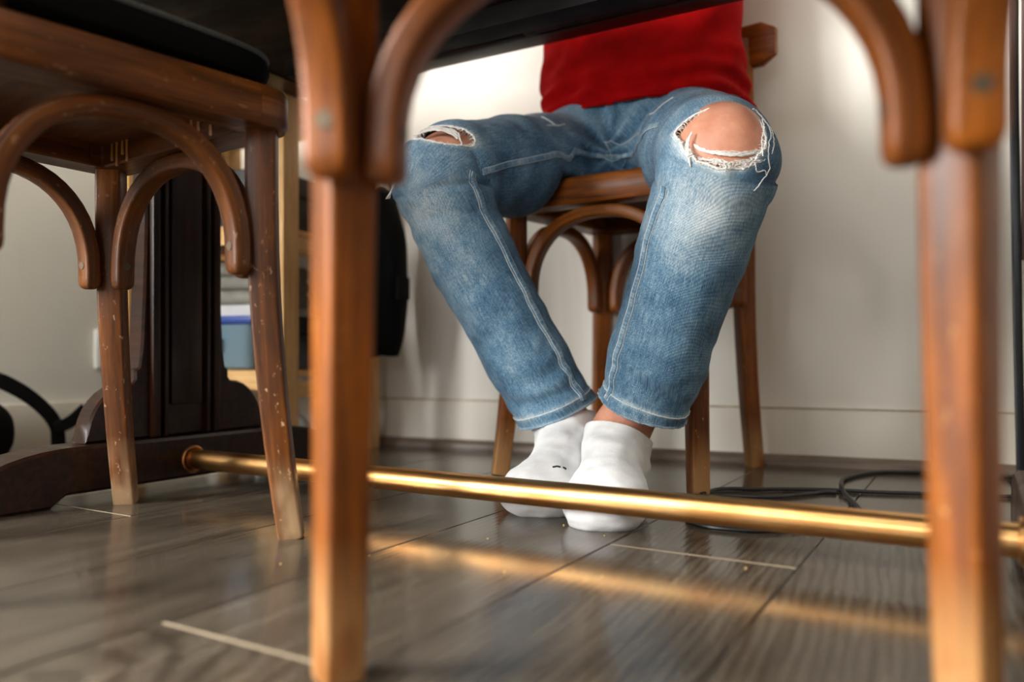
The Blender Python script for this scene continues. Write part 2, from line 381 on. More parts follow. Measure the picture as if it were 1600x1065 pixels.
# ------------------------------------------------------------------ café chairs
ZR0, ZR1 = .421, .463
def screw_mesh():
    m = MB(); m.add(*disc(.0042, .0012)); return m.mesh('screw')
def disc(r, h, n=14):
    V = [(r*math.cos(2*PI*i/n), r*math.sin(2*PI*i/n), z) for z in (0, h) for i in range(n)]
    F = [(i, (i+1) % n, n+(i+1) % n, n+i) for i in range(n)]+[tuple(range(n, 2*n)), tuple(range(n))[::-1]]
    return V, F
def cross_screw(mb, p, nrm, r=.0046):
    nrm = Vector(nrm).normalized(); q = nrm.to_track_quat('Z', 'Y').to_matrix()
    V, F = disc(r, .0012); mb.add([Vector(p)+q@Vector(v) for v in V], F)
    for t in (.6,):
        d = q@Vector((math.cos(t), math.sin(t), 0))
def chair(loc, yaw, label, wood_mat=CHAIR, lean=.012, lw=.0305, sx=1.0, ze=.272, off=.0275, group='cafe chairs at the table'):
    c = empty('cafe_chair', (*loc, 0), yaw); tag(c, label, 'chair', group); c.scale.x = sx
    tops = {'fr': (.151, .151), 'fl': (-.151, .151), 'rl': (-.135, -.125), 'rr': (.135, -.125)}
    feet = {'fr': (.165, .178), 'fl': (-.165, .178), 'rl': (-.150, -.140), 'rr': (.150, -.140)}
    for k in tops:
        t, f = Vector(tops[k]), Vector(feet[k]); P = []; S = []
        for z in (.425, .40, .36, .30, .26, .22, .18, .14, .10, .07, .04, .015, .004, 0):
            u = max(0, 1-z/.36); u = u**1.8; q = t.lerp(f, u); P.append((q.x, q.y, z)); S.append(.84+.16*min(1, z/.34) if z > .002 else .80)
        if k[0] == 'r':                       # back posts run on above the seat
            P = [(t.x*.99, t.y-lean, .735), (t.x, t.y-lean*.8, .65), (t.x, t.y-lean*.4, .55), (t.x, t.y, .463)]+P; S = [.72, .76, .85, .95]+S
        d = Vector((t.x, t.y, 0)).normalized() if True else None
        sg = 1 if t.x*t.y > 0 else -1
        MB().sweep(P, rrect(lw, lw, .0035, 3), (1/math.sqrt(2), sg/math.sqrt(2), 0), S).obj('leg', wood_mat, c)
    # arched braces between neighbouring legs
    for a, b in (('fr', 'fl'), ('fr', 'rr'), ('fl', 'rl'), ('rr', 'rl')):
        A, B = Vector(tops[a]), Vector(tops[b]); L = (B-A).length; d = (B-A)/L; nrm = Vector((d.y, -d.x))
        h = L/2-off; mid = (A+B)/2; z0 = ze+.020; zt = .4105; P = []; S = []
        for dz, k in ((0, .45), (.0015, .72), (.005, .93), (.011, 1)): P.append((-h, ze+dz)); S.append(k)
        for i in range(0, 25):
            t = PI-PI*i/24; ct, st = math.cos(t), math.sin(t); e = 2/2.25
            P.append((h*math.copysign(abs(ct)**e, ct), z0+(zt-z0)*abs(st)**e)); S.append(1)
        for dz, k in ((.011, 1), (.005, .93), (.0015, .72), (0, .45)): P.append((h, ze+dz)); S.append(k)
        P3 = [(mid.x+d.x*p, mid.y+d.y*p, z) for p, z in P]
        br = MB().sweep(P3, rrect(.0235, .0185, .004, 3), (nrm.x, nrm.y, 0), S).obj('brace', wood_mat, c)
        for s_, e_ in ((A, 1), (B, -1)):
            q = s_+d*e_*(off+.0090); m = MB(); cross_screw(m, (q.x, q.y, ze+.028), (d.x*e_, d.y*e_, 0)); m.obj('screw', STEEL, br)
    # seat frame: four rails of a rounded trapezoid
    cor = [(.184, .178), (-.184, .178), (-.158, -.150), (.158, -.150)]
    def outline(ins, rad, n=7):
        pts = []
        for i in range(4):
            p = Vector(cor[i]); a = Vector(cor[i-1]); b = Vector(cor[(i+1) % 4]); ua, ub = (a-p).normalized(), (b-p).normalized()
            bis = (ua+ub).normalized(); hal = math.acos(max(-1, min(1, ua.dot(ub))))/2
            p2 = p+bis*(ins/math.sin(hal)); r = max(rad-ins, .004); cen = p2+bis*(r/math.sin(hal)); t1 = p2+ua*(r/math.tan(hal)); t2 = p2+ub*(r/math.tan(hal))
            a1 = math.atan2(t1.y-cen.y, t1.x-cen.x); a2 = math.atan2(t2.y-cen.y, t2.x-cen.x)
            while a2 < a1: a2 += 2*PI
            pts.append([Vector((cen.x+r*math.cos(a1+(a2-a1)*j/(n-1)), cen.y+r*math.sin(a1+(a2-a1)*j/(n-1)))) for j in range(n)])
        return pts
    lay = [(.0030, ZR0), (0, ZR0+.004), (0, ZR1-.008), (.003, ZR1-.002), (.008, ZR1), (.044, ZR1-.001), (.046, ZR1-.004), (.046, ZR0+.002), (.044, ZR0)]
    O = [outline(i, .034) for i, z in lay]
    names = ('front_rail', 'side_rail', 'back_rail', 'side_rail')
    for i in range(4):
        j = (i+1) % 4; rings = []
        for k, (ins, z) in enumerate(lay):
            if i in (0, 2): line = O[k][i]+O[k][j]                       # front and back rails carry the corners
            else: line = [O[k][i][-1], O[k][j][0]]
            if i in (0, 2):
                ext = [line[0]+(O[k][i-1][-1]-line[0]).normalized()*.012]+line+[line[-1]+(O[k][(j+1) % 4][0]-line[-1]).normalized()*.012]
            else:
                dd = (line[1]-line[0]).normalized(); ext = [line[0]+dd*.0124]+[line[0].lerp(line[1], f) for f in (.25, .5, .75)]+[line[1]-dd*.0124]
            rings.append([(p.x, p.y, z) for p in ext])
        n = len(rings[0]); nl = len(lay); V = []; Wc = []
        for q in range(n):
            s_ = sum((Vector(rings[1][t+1])-Vector(rings[1][t])).length for t in range(q))
            for k in range(nl): V.append(rings[k][q]); Wc.append((s_, lay[k][0], lay[k][1]))
        F = [(q*nl+k, q*nl+(k+1) % nl, (q+1)*nl+(k+1) % nl, (q+1)*nl+k) for q in range(n-1) for k in range(nl)]
        F += [tuple(range(nl))[::-1], tuple((n-1)*nl+k for k in range(nl))]
        MB().add(V, F, Wc).obj(names[i], wood_mat, c)
    flat = [p for cc in outline(.0455, .034) for p in cc]
    MB().prism([(p.x, p.y) for p in flat], ZR1-.016, ZR1-.006, 'z').obj('seat_panel', PLY, c)
    # curved back rail
    P = []
    for i in range(17):
        x = -.188+.376*i/16; P.append((x, -.125-lean-.004-.014*math.cos(x/.188*PI/2)+.006, .722))
    sc = [.62]+[1]*15+[.62]
    MB().sweep(P, rrect(.074, .020, .006, 3), (0, 0, 1), sc).obj('back_rail', wood_mat, c)['label'] = 'curved wooden backrest rail'
    return c
front = chair((-.103, .246), R(20.4), 'varnished wooden cafe chair closest to the viewer with blurred legs', lw=.0285, sx=1.04, ze=.283, off=.0235)
left = chair((-.805, .444), R(-5.4), 'worn brown wooden cafe chair carrying the black seat pad', CHAIR_W)
seat = chair((-.490, 1.262), R(177.2), 'brown wooden cafe chair the person in ripped jeans sits on', lean=.010)

GLUE = plain('old_glue', srgb(150, 104, 52), .35)
for i, x in enumerate((-.112, -.101, -.088, -.078, .012, .026, .041, .055, .068, .09)):
    l = (.018, .026, .014, .023, .012, .022, .017, .025, .013, .02)[i]
    MB().sweep([(x, .1318, ZR1-.0165), (x, .1316, ZR1-.018-l*.5), (x+.001, .1314, ZR1-.018-l), (x+.001, .1317, ZR1-.0195-l)], rrect(.0018, .0062, .0008, 2), (0, -1, 0), (.8, .7, 1, .4)).obj('glue_drip', GLUE, left)
# black seat pad on the left chair
def seat_pad():
    c, s = math.cos(R(-5.4)), math.sin(R(-5.4)); e = empty('seat_pad', (-.805, .444, ZR1), R(-5.4))
    tag(e, 'thin black seat pad with piped edge lying on wooden chair', 'cushion')
    n = 64; prof = [(0.0, .003), (.55, .001), (.90, .0005), (.975, .006), (1.0, .018), (.99, .029), (.95, .034), (.8, .037), (.4, .039), (0.0, .039)]
    def ring(k, z):
        out = []
        for i in range(n):
            t = 2*PI*i/n; ct, st = math.cos(t), math.sin(t); q = 2/6.0
            x = .174*math.copysign(abs(ct)**q, ct)*(1-.05*(st < 0)*abs(st)); y = .164*math.copysign(abs(st)**q, st)
            out.append((x*k, y*k+.011, z+.001))
        return out
    V = []; F = []
    for k, z in prof: V += ring(max(k, .01), z)
    m = len(prof)
    F = [(i*n+j, i*n+(j+1) % n, (i+1)*n+(j+1) % n, (i+1)*n+j) for i in range(m-1) for j in range(n)]+[tuple(range(n))[::-1], tuple((m-1)*n+j for j in range(n))]
    MB().add(V, F).obj('pad', plain('pad_cloth', srgb(6, 6, 6), .95, nscale=300, var=.4, spec=.1), e)
    PIP = plain('piping_cloth', srgb(52, 56, 54), .7, nscale=400, var=.4)
    MB().tube(ring(.985, .0315), .0032, 8, closed=True).obj('piping', PIP, e)
    return e
seat_pad()

# ------------------------------------------------------------------ the person: implicit surfaces meshed by surface nets
def surface_nets(D, lo, h):
    I = D < 0; nx, ny, nz = D.shape
    cnt = np.zeros((nx-1, ny-1, nz-1), np.uint8)
    for a in (0, 1):
        for b in (0, 1):
            for c in (0, 1): cnt += I[a:nx-1+a, b:ny-1+b, c:nz-1+c]
    act = np.argwhere((cnt > 0) & (cnt < 8)); idx = -np.ones(cnt.shape, np.int64); idx[tuple(act.T)] = np.arange(len(act))
    acc = np.zeros((len(act), 3)); num = np.zeros(len(act)); A = act
    E_ = [((0, 0, 0), (1, 0, 0)), ((0, 1, 0), (1, 1, 0)), ((0, 0, 1), (1, 0, 1)), ((0, 1, 1), (1, 1, 1)), ((0, 0, 0), (0, 1, 0)), ((1, 0, 0), (1, 1, 0)),
          ((0, 0, 1), (0, 1, 1)), ((1, 0, 1), (1, 1, 1)), ((0, 0, 0), (0, 0, 1)), ((1, 0, 0), (1, 0, 1)), ((0, 1, 0), (0, 1, 1)), ((1, 1, 0), (1, 1, 1))]
    for p, q in E_:
        p, q = np.array(p), np.array(q); da = D[tuple((A+p).T)]; db = D[tuple((A+q).T)]; m = (da < 0) != (db < 0)
        t = np.where(m, da/(da-db+1e-12), 0); acc += m[:, None]*(p+(q-p)*t[:, None]); num += m
    V = (act+acc/num[:, None])*h+lo; F = []
    for ax in range(3):
        u, v = [(1, 2), (2, 0), (0, 1)][ax]
        sl0 = [slice(None)]*3; sl1 = [slice(None)]*3; sl0[ax] = slice(0, -1); sl1[ax] = slice(1, None)
        a, b = I[tuple(sl0)], I[tuple(sl1)]; e = np.argwhere(a != b)
        e = e[(e[:, u] > 0) & (e[:, v] > 0) & (e[:, u] < cnt.shape[u]) & (e[:, v] < cnt.shape[v])]
        ins = a[tuple(e.T)]; du = np.zeros(3, int); du[u] = 1; dv = np.zeros(3, int); dv[v] = 1
        q = np.stack([idx[tuple((e-du-dv).T)], idx[tuple((e-dv).T)], idx[tuple(e.T)], idx[tuple((e-du).T)]], 1)
        q[~ins] = q[~ins][:, ::-1]; F.append(q)
    return V, np.vstack(F)
def polygonise(fn, lo, hi, h):
    lo = np.array(lo, float); k = 4; n = np.ceil((np.array(hi)-lo)/(h*k)).astype(int); H = h*k
    g = np.stack(np.meshgrid(*[np.arange(m+1) for m in n], indexing='ij'), -1).reshape(-1, 3)
    C = fn(lo+g*H).reshape(n+1); N = n*k+1
    near = np.abs(C) < H*2.2
    D = np.repeat(np.repeat(np.repeat(C, k, 0), k, 1), k, 2); Mk = np.repeat(np.repeat(np.repeat(near, k, 0), k, 1), k, 2)
    off = k//2; D = np.roll(D, (-off, -off, -off), (0, 1, 2))[:N[0], :N[1], :N[2]].copy(); Mk = np.roll(Mk, (-off, -off, -off), (0, 1, 2))[:N[0], :N[1], :N[2]]
    e = np.argwhere(Mk); out = np.empty(len(e))
    for i in range(0, len(e), 400000): out[i:i+400000] = fn(lo+e[i:i+400000]*h)
    D[tuple(e.T)] = out
    return surface_nets(D, lo, h)
def relax(V, F, it=2, lam=.5):
    E2 = np.vstack([F[:, [0, 1]], F[:, [1, 2]], F[:, [2, 3]], F[:, [3, 0]]])
    for _ in range(it):
        S = np.zeros_like(V); n = np.zeros(len(V))
        for a, b in ((0, 1), (1, 0)):
            for d in range(3): S[:, d] += np.bincount(E2[:, a], V[E2[:, b], d], len(V))
            n += np.bincount(E2[:, a], minlength=len(V))
        V = V+lam*(S/n[:, None]-V)
    return V
def smin(a, b, k):
    h = np.clip(.5+.5*(b-a)/k, 0, 1); return b+(a-b)*h-k*h*(1-h)
def cone(P, a, b, ra, rb):
    a, b = np.array(a, float), np.array(b, float); ba = b-a; t = np.clip(((P-a)@ba)/(ba@ba), 0, 1)
    return np.linalg.norm(P-a-t[:, None]*ba, axis=1)-(ra+(rb-ra)*t)
def ell(P, c, r, Q=None):
    q = P-np.array(c, float)
    if Q is not None: q = q@Q
    r = np.array(r, float); k0 = np.linalg.norm(q/r, axis=1); k1 = np.linalg.norm(q/(r*r), axis=1)+1e-9
    return k0*(k0-1)/k1
_T = RNG.random((64, 64, 64))
def vnoise(P):
    i = np.floor(P).astype(int); f = P-i; f = f*f*(3-2*f); r = 0
    for a in (0, 1):
        for b in (0, 1):
            for c in (0, 1):
                r = r+_T[(i[:, 0]+a) & 63, (i[:, 1]+b) & 63, (i[:, 2]+c) & 63]*np.where(a, f[:, 0], 1-f[:, 0])*np.where(b, f[:, 1], 1-f[:, 1])*np.where(c, f[:, 2], 1-f[:, 2])
    return r*2-1
def grad(fn, P, e=.0015):
    G = np.stack([fn(P+np.eye(3)[i]*e)-fn(P-np.eye(3)[i]*e) for i in range(3)], 1); return G/(np.linalg.norm(G, axis=1)[:, None]+1e-9)
def project(fn, P, off=0.0, it=4):
    P = np.array(P, float)
    for _ in range(it): P = P-(fn(P)-off)[:, None]*grad(fn, P)*.9
    return P
class Leg:                                   # chain of joints with radii, with a length/angle parametrisation
    def __init__(s, pts, rad, ref):
        s.P = np.array(pts, float); s.r = np.array(rad, float); s.ref = np.array(ref, float)
        s.L = np.r_[0, np.cumsum(np.linalg.norm(np.diff(s.P, axis=0), axis=1))]
    def d(s, X, grow=0.0, k=.010):
        out = None
        for i in range(len(s.P)-1):
            q = cone(X, s.P[i], s.P[i+1], s.r[i]+grow, s.r[i+1]+grow); out = q if out is None else smin(out, q, k)
        return out
    def par(s, X):
        best = np.full(len(X), 9.); S = np.zeros(len(X)); A = np.zeros(len(X)); Rr = np.zeros(len(X)); S2 = np.zeros(len(X)); bend = 0.0
        for i in range(len(s.P)-1):
            ba = s.P[i+1]-s.P[i]; l = np.linalg.norm(ba); t = np.clip((X-s.P[i])@ba/l**2, 0, 1); q = X-s.P[i]-t[:, None]*ba
            dd = np.linalg.norm(q, axis=1); m = dd < best; best = np.where(m, dd, best)
            T = ba/l; n = s.ref-(s.ref@T)*T; n /= np.linalg.norm(n); b = np.cross(T, n); a = np.arctan2(q@b, q@n)
            ex = np.where(t >= 1, 1, 0)*dd*np.arcsin(np.clip(q@T/(dd+1e-9), -1, 1))+dd*bend*np.clip(np.cos(a), 0, 1)
            if i+2 < len(s.P):
                T2 = s.P[i+2]-s.P[i+1]; be = math.acos(min(1, T@T2/np.linalg.norm(T2))); bend += be if be > .15 else 0
            S2 = np.where(m, s.L[i]+t*l+ex, S2)
            S = np.where(m, s.L[i]+t*l, S); A = np.where(m, a, A); Rr = np.where(m, dd, Rr)
        s.S2 = S2; return S, A, Rr
# joints: the leg on the photo's right (R) and left (L); hip, thigh, knee, calf, ankle
HR, KR, AR = (-.415, 1.265, .530), (-.2660, .9324, .4250), (-.400, .996, .075)
HL, KL, AL = (-.590, 1.262, .528), (-.6380, .8820, .4410), (-.500, 1.022, .072)
def lerp(a, b, t): return tuple(a[i]+(b[i]-a[i])*t for i in range(3))
def leg_pts(H, K, A, back):
    m = lerp(K, A, .30); m = (m[0]+back[0], m[1]+back[1], m[2])
    m2 = lerp(K, A, .68); m2 = (m2[0]+back[0]*.6, m2[1]+back[1]*.6, m2[2])
    return [H, lerp(H, K, .55), lerp(K, H, .10), (K[0], K[1]+.004, K[2]-.012), m, m2, A]
FRONT = (0, -1, .15)
JR = Leg(leg_pts(HR, KR, AR, (-.001, .008)), [.088, .080, .069, .069, .0665, .0615, .0530], FRONT)
JL = Leg(leg_pts(HL, KL, AL, (-.017, .008)), [.088, .0745, .0655, .0625, .0605, .0580, .0550], FRONT)
SK_R, SK_L = JR.L[3], JL.L[3]
PEL = ((-.503, 1.300, .552), (.168, .105, .098))
def jeans_base(X, grow=0.0):
    d = smin(JR.d(X, grow), JL.d(X, grow), np.clip((X[:, 2]-.33)/.08, .03, 1)*.03)
    d = smin(d, ell(X, PEL[0], [a+grow for a in PEL[1]]), .04)
    d = smin(d, cone(X, (-.503, 1.20, .50), (-.503, 1.29, .53), .045+grow, .06+grow), .03)
    d = smin(d, cone(X, (-.503, 1.302, .58), (-.503, 1.302, .68), .122+grow, .122+grow), .04)
    d = smin(d, cone(X, (-.585, 1.285, .56), (-.42, 1.285, .56), .095+grow, .095+grow), .04)
    return d
HEMN_R = np.array([-.12, .10, -.30]); HEMP_R = None
def hem(K, A, t, tilt):
    a = np.array(A)-np.array(K); n = a/np.linalg.norm(a)+np.array(tilt); return np.array(lerp(K, A, t)), n/np.linalg.norm(n)
XC = np.array([.8625, .506, 0]); ZCAM = np.array([-.506, .8625, 0])
def unit(v): return v/np.linalg.norm(v)
HPR, HNR = np.array(lerp(KR, AR, .865)), unit(np.array([0, 0, -1.])+.34*ZCAM-.30*XC)
HPL, HNL = np.array(lerp(KL, AL, .895)), unit(np.array([0, 0, -1.])+.12*ZCAM+.42*XC)
def folds(X, J, sk, side, hp, hn):
    S, A, Rr = J.par(X); d = np.zeros(len(X))
    q = np.stack([S*26, A*1.3+side*9, S*0+side*3], 1); d += .0018*vnoise(q)*np.where(S < sk, .5, 1)
    q = np.stack([S*60, A*2.2+side*4, S*0+7], 1); d += .0016*vnoise(q)*np.where(S < sk, .6, 1)
    bk = np.clip(-np.cos(A), 0, 1)**1.0                               # folds behind and beside the knee
    kz = np.exp(-((S-sk)/.055)**2); d -= kz*bk*.011*(1-np.abs(np.sin(S*95+A*1.1+side)))**2.5
    inn = np.clip(np.sin(A)*side, 0, 1); d += np.exp(-((S-sk-.02)/.04)**2)*inn*-.009*(1-np.abs(np.sin(S*80+A*1.4)))**3
    hs = (X-hp)@hn                                                     # <0 above the hem
    lo = np.exp(-((hs+.035)/.035)**2); d += lo*.0036*np.sin(hs*190+2.2*np.sin(A*1.5+side))*(.6+.4*np.cos(A*2+1))
    band = 1/(1+np.exp((-hs-.0155)/.0012)); d += band*(.0016+.0009*np.sin(Rr*A*420+hs*260))
    return d, S, A
def jeans(X):
    d = jeans_base(X)
    near = np.abs(d) < .03
    if near.any():
        Y = X[near]; dr, dl = JR.d(Y), JL.d(Y); w = 1/(1+np.exp((dr-dl)/.006))
        fr, _, _ = folds(Y, JR, SK_R, 1, HPR, HNR); fl_, _, _ = folds(Y, JL, SK_L, -1, HPL, HNL)
        lap = np.exp(-(((Y-np.array([-.503, 1.17, .55]))/np.array([.16, .09, .09]))**2).sum(1))
        ra = np.arctan2(Y[:, 2]-.505, np.abs(Y[:, 0]+.503)+.01); wh = lap*.0032*np.sin(ra*11+Y[:, 1]*30)
        d[near] = d[near]-(w*fr+(1-w)*fl_)-wh
    return np.maximum(d, np.minimum(.4665-X[:, 2], X[:, 1]-1.075))
# hole frames: centre, across, up
def frame(c, n):
    n = np.array(n, float); n /= np.linalg.norm(n); a = np.cross((0, 0, 1), n); a /= np.linalg.norm(a); return (None if c is None else np.array(c)), a, np.cross(n, a), n
XC = np.array([.8625, .506, 0]); ZCAM = np.array([-.506, .8625, 0])
FR = frame((-.2470, .886, .434), -ZCAM*.92+XC*.10+np.array([0, 0, .36]))
FL = frame(None, -ZCAM*.80-XC*.10+np.array([0, 0, .60]))
FL = (project(lambda X: JL.d(X), [np.array(KL)+np.array([.014, -.030, .050])])[0],)+FL[1:]
def hole_r(X):
    c, a, b, n = FR; q = X-c; x, y, z = q@a, q@b, q@n; x = x+.10*y
    e = (np.abs(x)/.0450)**2.3+(np.abs(y+.004*np.cos(x*60))/.0395)**2.3
    return np.where(z > -.045, e-1+.10*vnoise(X*130), 5)
def hole_l(X):
    c, a, b, n = FL; q = X-c; x, y, z = q@a, q@b, q@n; y = y+.25*x
    e = (np.abs(x)/.055)**2.2+(np.abs(y-.012*(x/.05)**2)/.0225)**2.2
    return np.where(z > -.03, e-1+.14*vnoise(X*140), 5)

def denim():
    m = M('denim'); at = m.node('ShaderNodeAttribute'); at.attribute_name = 'wc'; sp = m.node('ShaderNodeSeparateXYZ'); m.link(at.outputs['Vector'], sp.inputs[0])
    fade = sp.outputs[2]
    warp = m.noise(m.coord('wc', (45, 900, 0)), 1, 3, .6); slub = m.noise(m.coord('wc', (900, 120, 0)), 1, 2); blot = m.noise(m.coord('Object', (22, 22, 22)), 1, 5, .62)
    k = lambda n, w_: m.math('MULTIPLY', m.math('SUBTRACT', n, .5), w_)
    fine = m.noise(m.coord('wc', (420, 420, 0)), 1, 2)
    base = m.math('ADD', m.math('ADD', k(blot, .52), k(warp, .55)), m.math('ADD', k(slub, .26), k(fine, .34)))
    base = m.math('ADD', m.math('ADD', base, k(fade, .62)), .45)
    c = m.ramp(base, [(.18, srgb(38, 58, 78)), (.34, srgb(62, 96, 124)), (.50, srgb(104, 139, 163)), (.68, srgb(168, 186, 196)), (.88, srgb(220, 226, 226))])
    w = m.node('ShaderNodeTexWave', wave_type='BANDS', bands_direction='X'); w.inputs['Scale'].default_value = 1; w.inputs['Distortion'].default_value = .5; w.inputs['Detail'].default_value = 1
    mp = m.node('ShaderNodeMapping'); mp.inputs['Rotation'].default_value = (0, 0, R(58)); mp.inputs['Scale'].default_value = (135, 135, 0)
    m.link(at.outputs['Vector'], mp.inputs[0]); m.link(mp.outputs[0], w.inputs['Vector'])
    c = m.mix(m.ramp(w.outputs['Fac'], [(.2, bw(.15)), (.65, bw(0))]), c, srgb(40, 60, 82))
    m.col(c).set(Roughness=.9, Specular_IOR_Level=.15, Sheen_Weight=.12)
    return m.bump(w.outputs['Fac'], .35, .0006).m
DENIM = denim()
def skinmat():
    m = M('skin'); v = m.coord('Object', (1, 1, 1)); n = m.noise(v, 28, 4, .6); f = m.noise(v, 900, 2)
    m.col(m.ramp(n, [(.3, srgb(196, 128, 100)), (.55, srgb(214, 152, 124)), (.75, srgb(224, 170, 142))]))
    m.set(Roughness=.45, Subsurface_Weight=.25, Subsurface_Radius=(.010, .004, .002), Subsurface_Scale=.6)
    return m.bump(f, .12, .0004).m
SKIN = skinmat()
def sockmat():
    m = M('sock_knit'); v = m.coord('Object', (1, 1, 1)); n = m.noise(v, 25, 4, .6); w = m.noise(m.coord('Object', (520, 520, 900)), 1, 2)
    m.col(m.ramp(n, [(.3, srgb(222, 222, 224)), (.7, srgb(242, 242, 242))])).set(Roughness=.95, Sheen_Weight=.2); return m.bump(w, .4, .0008).m
SOCK = sockmat()
def shirtmat():
    m = M('red_jersey'); v = m.coord('Object', (1, 1, 1)); n = m.noise(v, 30, 4, .6); w = m.noise(m.coord('Object', (900, 900, 500)), 1, 2)
    m.col(m.ramp(n, [(.3, srgb(140, 2, 4)), (.7, srgb(164, 5, 7))])).set(Roughness=.9, Specular_IOR_Level=.08); return m.bump(w, .25, .0005).m
RED = shirtmat()
THREAD = plain('white_thread', srgb(236, 234, 228), .9, var=.05)
STITCH = plain('stitching', srgb(206, 212, 214), .85, nscale=700, var=.35)

# feet
def foot_frame(A, toe):
    t = np.array([toe[0], toe[1], 0.]); a = np.array([A[0], A[1], 0.]); f = t-a; L = np.linalg.norm(f); f /= L; return t, f, np.array([-f[1], f[0], 0.])
TOE_R, TOE_L = (-.350, .7865), (-.4520, .8150)
def foot(X, A, toe, grow=0.0, inner=1):
    t, f, s = foot_frame(A, toe); up = np.array([0, 0, 1.]); Q = np.stack([s, f, up], 1); g = grow
    at = lambda b, l, z: t-f*b+s*l+up*z
    d = ell(X, at(.060, .000, .026), (.0435+g, .066+g, .0255+g), Q)
    d = smin(d, ell(X, at(.030, inner*.016, .024), (.023+g, .031+g, .0225+g), Q), .018)
    d = smin(d, ell(X, at(.036, -inner*.016, .020), (.026+g, .030+g, .019+g), Q), .018)
    d = smin(d, cone(X, at(.07, 0, .030), at(.165, 0, .068), .027+g, .033+g), .03)
    d = smin(d, cone(X, at(.10, 0, .026), at(.215, 0, .034), .025+g, .032+g), .03)
    d = smin(d, cone(X, at(.195, 0, .05), np.array([A[0], A[1], .085]), .034+g, .034+g), .03)
    wr = .0016*vnoise(X*np.array([45, 45, 70]))+.0012*vnoise(X*np.array([60, 60, 150])+9)
    return np.maximum(d-wr, .0012-X[:, 2])
def sock_fn(A, toe, inner): return lambda X: smin(foot(X, A, toe, -.001, inner), (BR if inner > 0 else BL).d(X), .02)-.0035
person = None
# skin: one continuous body, knees and ankles show
SHO_R, SHO_L, NECK, HEAD = (-.335, 1.300, 1.055), (-.675, 1.300, 1.055), (-.505, 1.302, 1.16), (-.505, 1.275, 1.285)
EL_R, EL_L, WR_R, WR_L = (-.275, 1.145, .800), (-.735, 1.145, .800), (-.395, .950, .772), (-.625, .950, .772)
FAR, FAL = (-.4190, .9900, .075), (-.500, 1.020, .072)
BR = Leg(np.vstack([JR.P[:-1], FAR]), JR.r-np.array([.010, .012, .010, .0060, .013, .019, .0190]), FRONT)
BL = Leg(np.vstack([JL.P[:-1], FAL]), JL.r-np.array([.010, .012, .010, .0085, .010, .016, .0205]), FRONT)
def hand(X, w, fwd, side):
    w = np.array(w); f = np.array(fwd, float); f /= np.linalg.norm(f); s = np.cross((0, 0, 1), f)*side
    d = ell(X, w+f*.045+np.array([0, 0, -.012]), (.040, .048, .015), np.stack([s, f, np.array([0, 0, 1.])], 1))
    for i, ln in enumerate((.066, .074, .070, .056)):
        b = w+f*.082+s*(.030-.0195*i)+np.array([0, 0, -.010]); k = b+f*ln*.5+np.array([0, 0, .004]); e = b+f*ln+np.array([0, 0, -.006])
        d = smin(d, smin(cone(X, b, k, .0088, .0085), cone(X, k, e, .0085, .0072), .004), .006)
    b = w+f*.028+s*.034+np.array([0, 0, -.012]); k = b+f*.030+s*.020; e = k+f*.028+s*.004
    return smin(d, smin(cone(X, b, k, .0115, .0100), cone(X, k, e, .0100, .0085), .004), .008)
def body(X):
    kk = np.clip((X[:, 2]-.33)/.08, .03, 1)*.03
    d = smin(smin(BR.d(X), foot(X, FAR, TOE_R, -.001, 1), .02), smin(BL.d(X), foot(X, FAL, TOE_L, -.001, -1), .02), kk)
    kc = np.array(KR); d = smin(d, ell(X, kc-ZCAM*.024+np.array([0, 0, .010]), (.043, .0355, .045)), .02)
    d = smin(d, ell(X, PEL[0], [a-.012 for a in PEL[1]]), .05)
    d = smin(d, cone(X, (-.505, 1.305, .60), (-.505, 1.300, .82), .118, .116), .06)
    d = smin(d, ell(X, (-.505, 1.302, .95), (.160, .103, .16)), .06)
    d = smin(d, cone(X, SHO_L, SHO_R, .058, .058), .05)
    d = smin(d, cone(X, NECK, (-.505, 1.285, 1.23), .052, .050), .03)
    d = smin(d, ell(X, HEAD, (.074, .094, .112)), .03); d = smin(d, ell(X, (-.505, 1.235, 1.228), (.048, .052, .052)), .03)
    d = smin(d, cone(X, (-.505, 1.188, 1.292), (-.505, 1.171, 1.258), .008, .013), .012)
    for s_ in (-1, 1): d = smin(d, ell(X, (-.505+s_*.076, 1.285, 1.278), (.010, .020, .030)), .006)
    for sh, e, w, s_ in ((SHO_R, EL_R, WR_R, 1), (SHO_L, EL_L, WR_L, -1)):
        d = smin(d, cone(X, sh, e, .052, .040), .04); d = smin(d, cone(X, e, w, .040, .026), .02)
        d = smin(d, hand(X, w, np.array(w)-np.array(e)+np.array([0, 0, .02]), s_), .015)
    d = np.maximum(d, np.minimum(.468-X[:, 2], X[:, 1]-1.073))
    return d
V, Fq = polygonise(body, (-.88, .72, -.02), (-.14, 1.46, 1.44), .005); V = relax(V, Fq, 2)
V[:, 2] = np.maximum(V[:, 2], .003)
person = obj('person', mesh('person', V, Fq, V, sharp=0), SKIN)
tag(person, 'person in red shirt, ripped blue jeans and white ankle socks, seated with feet together', 'person')
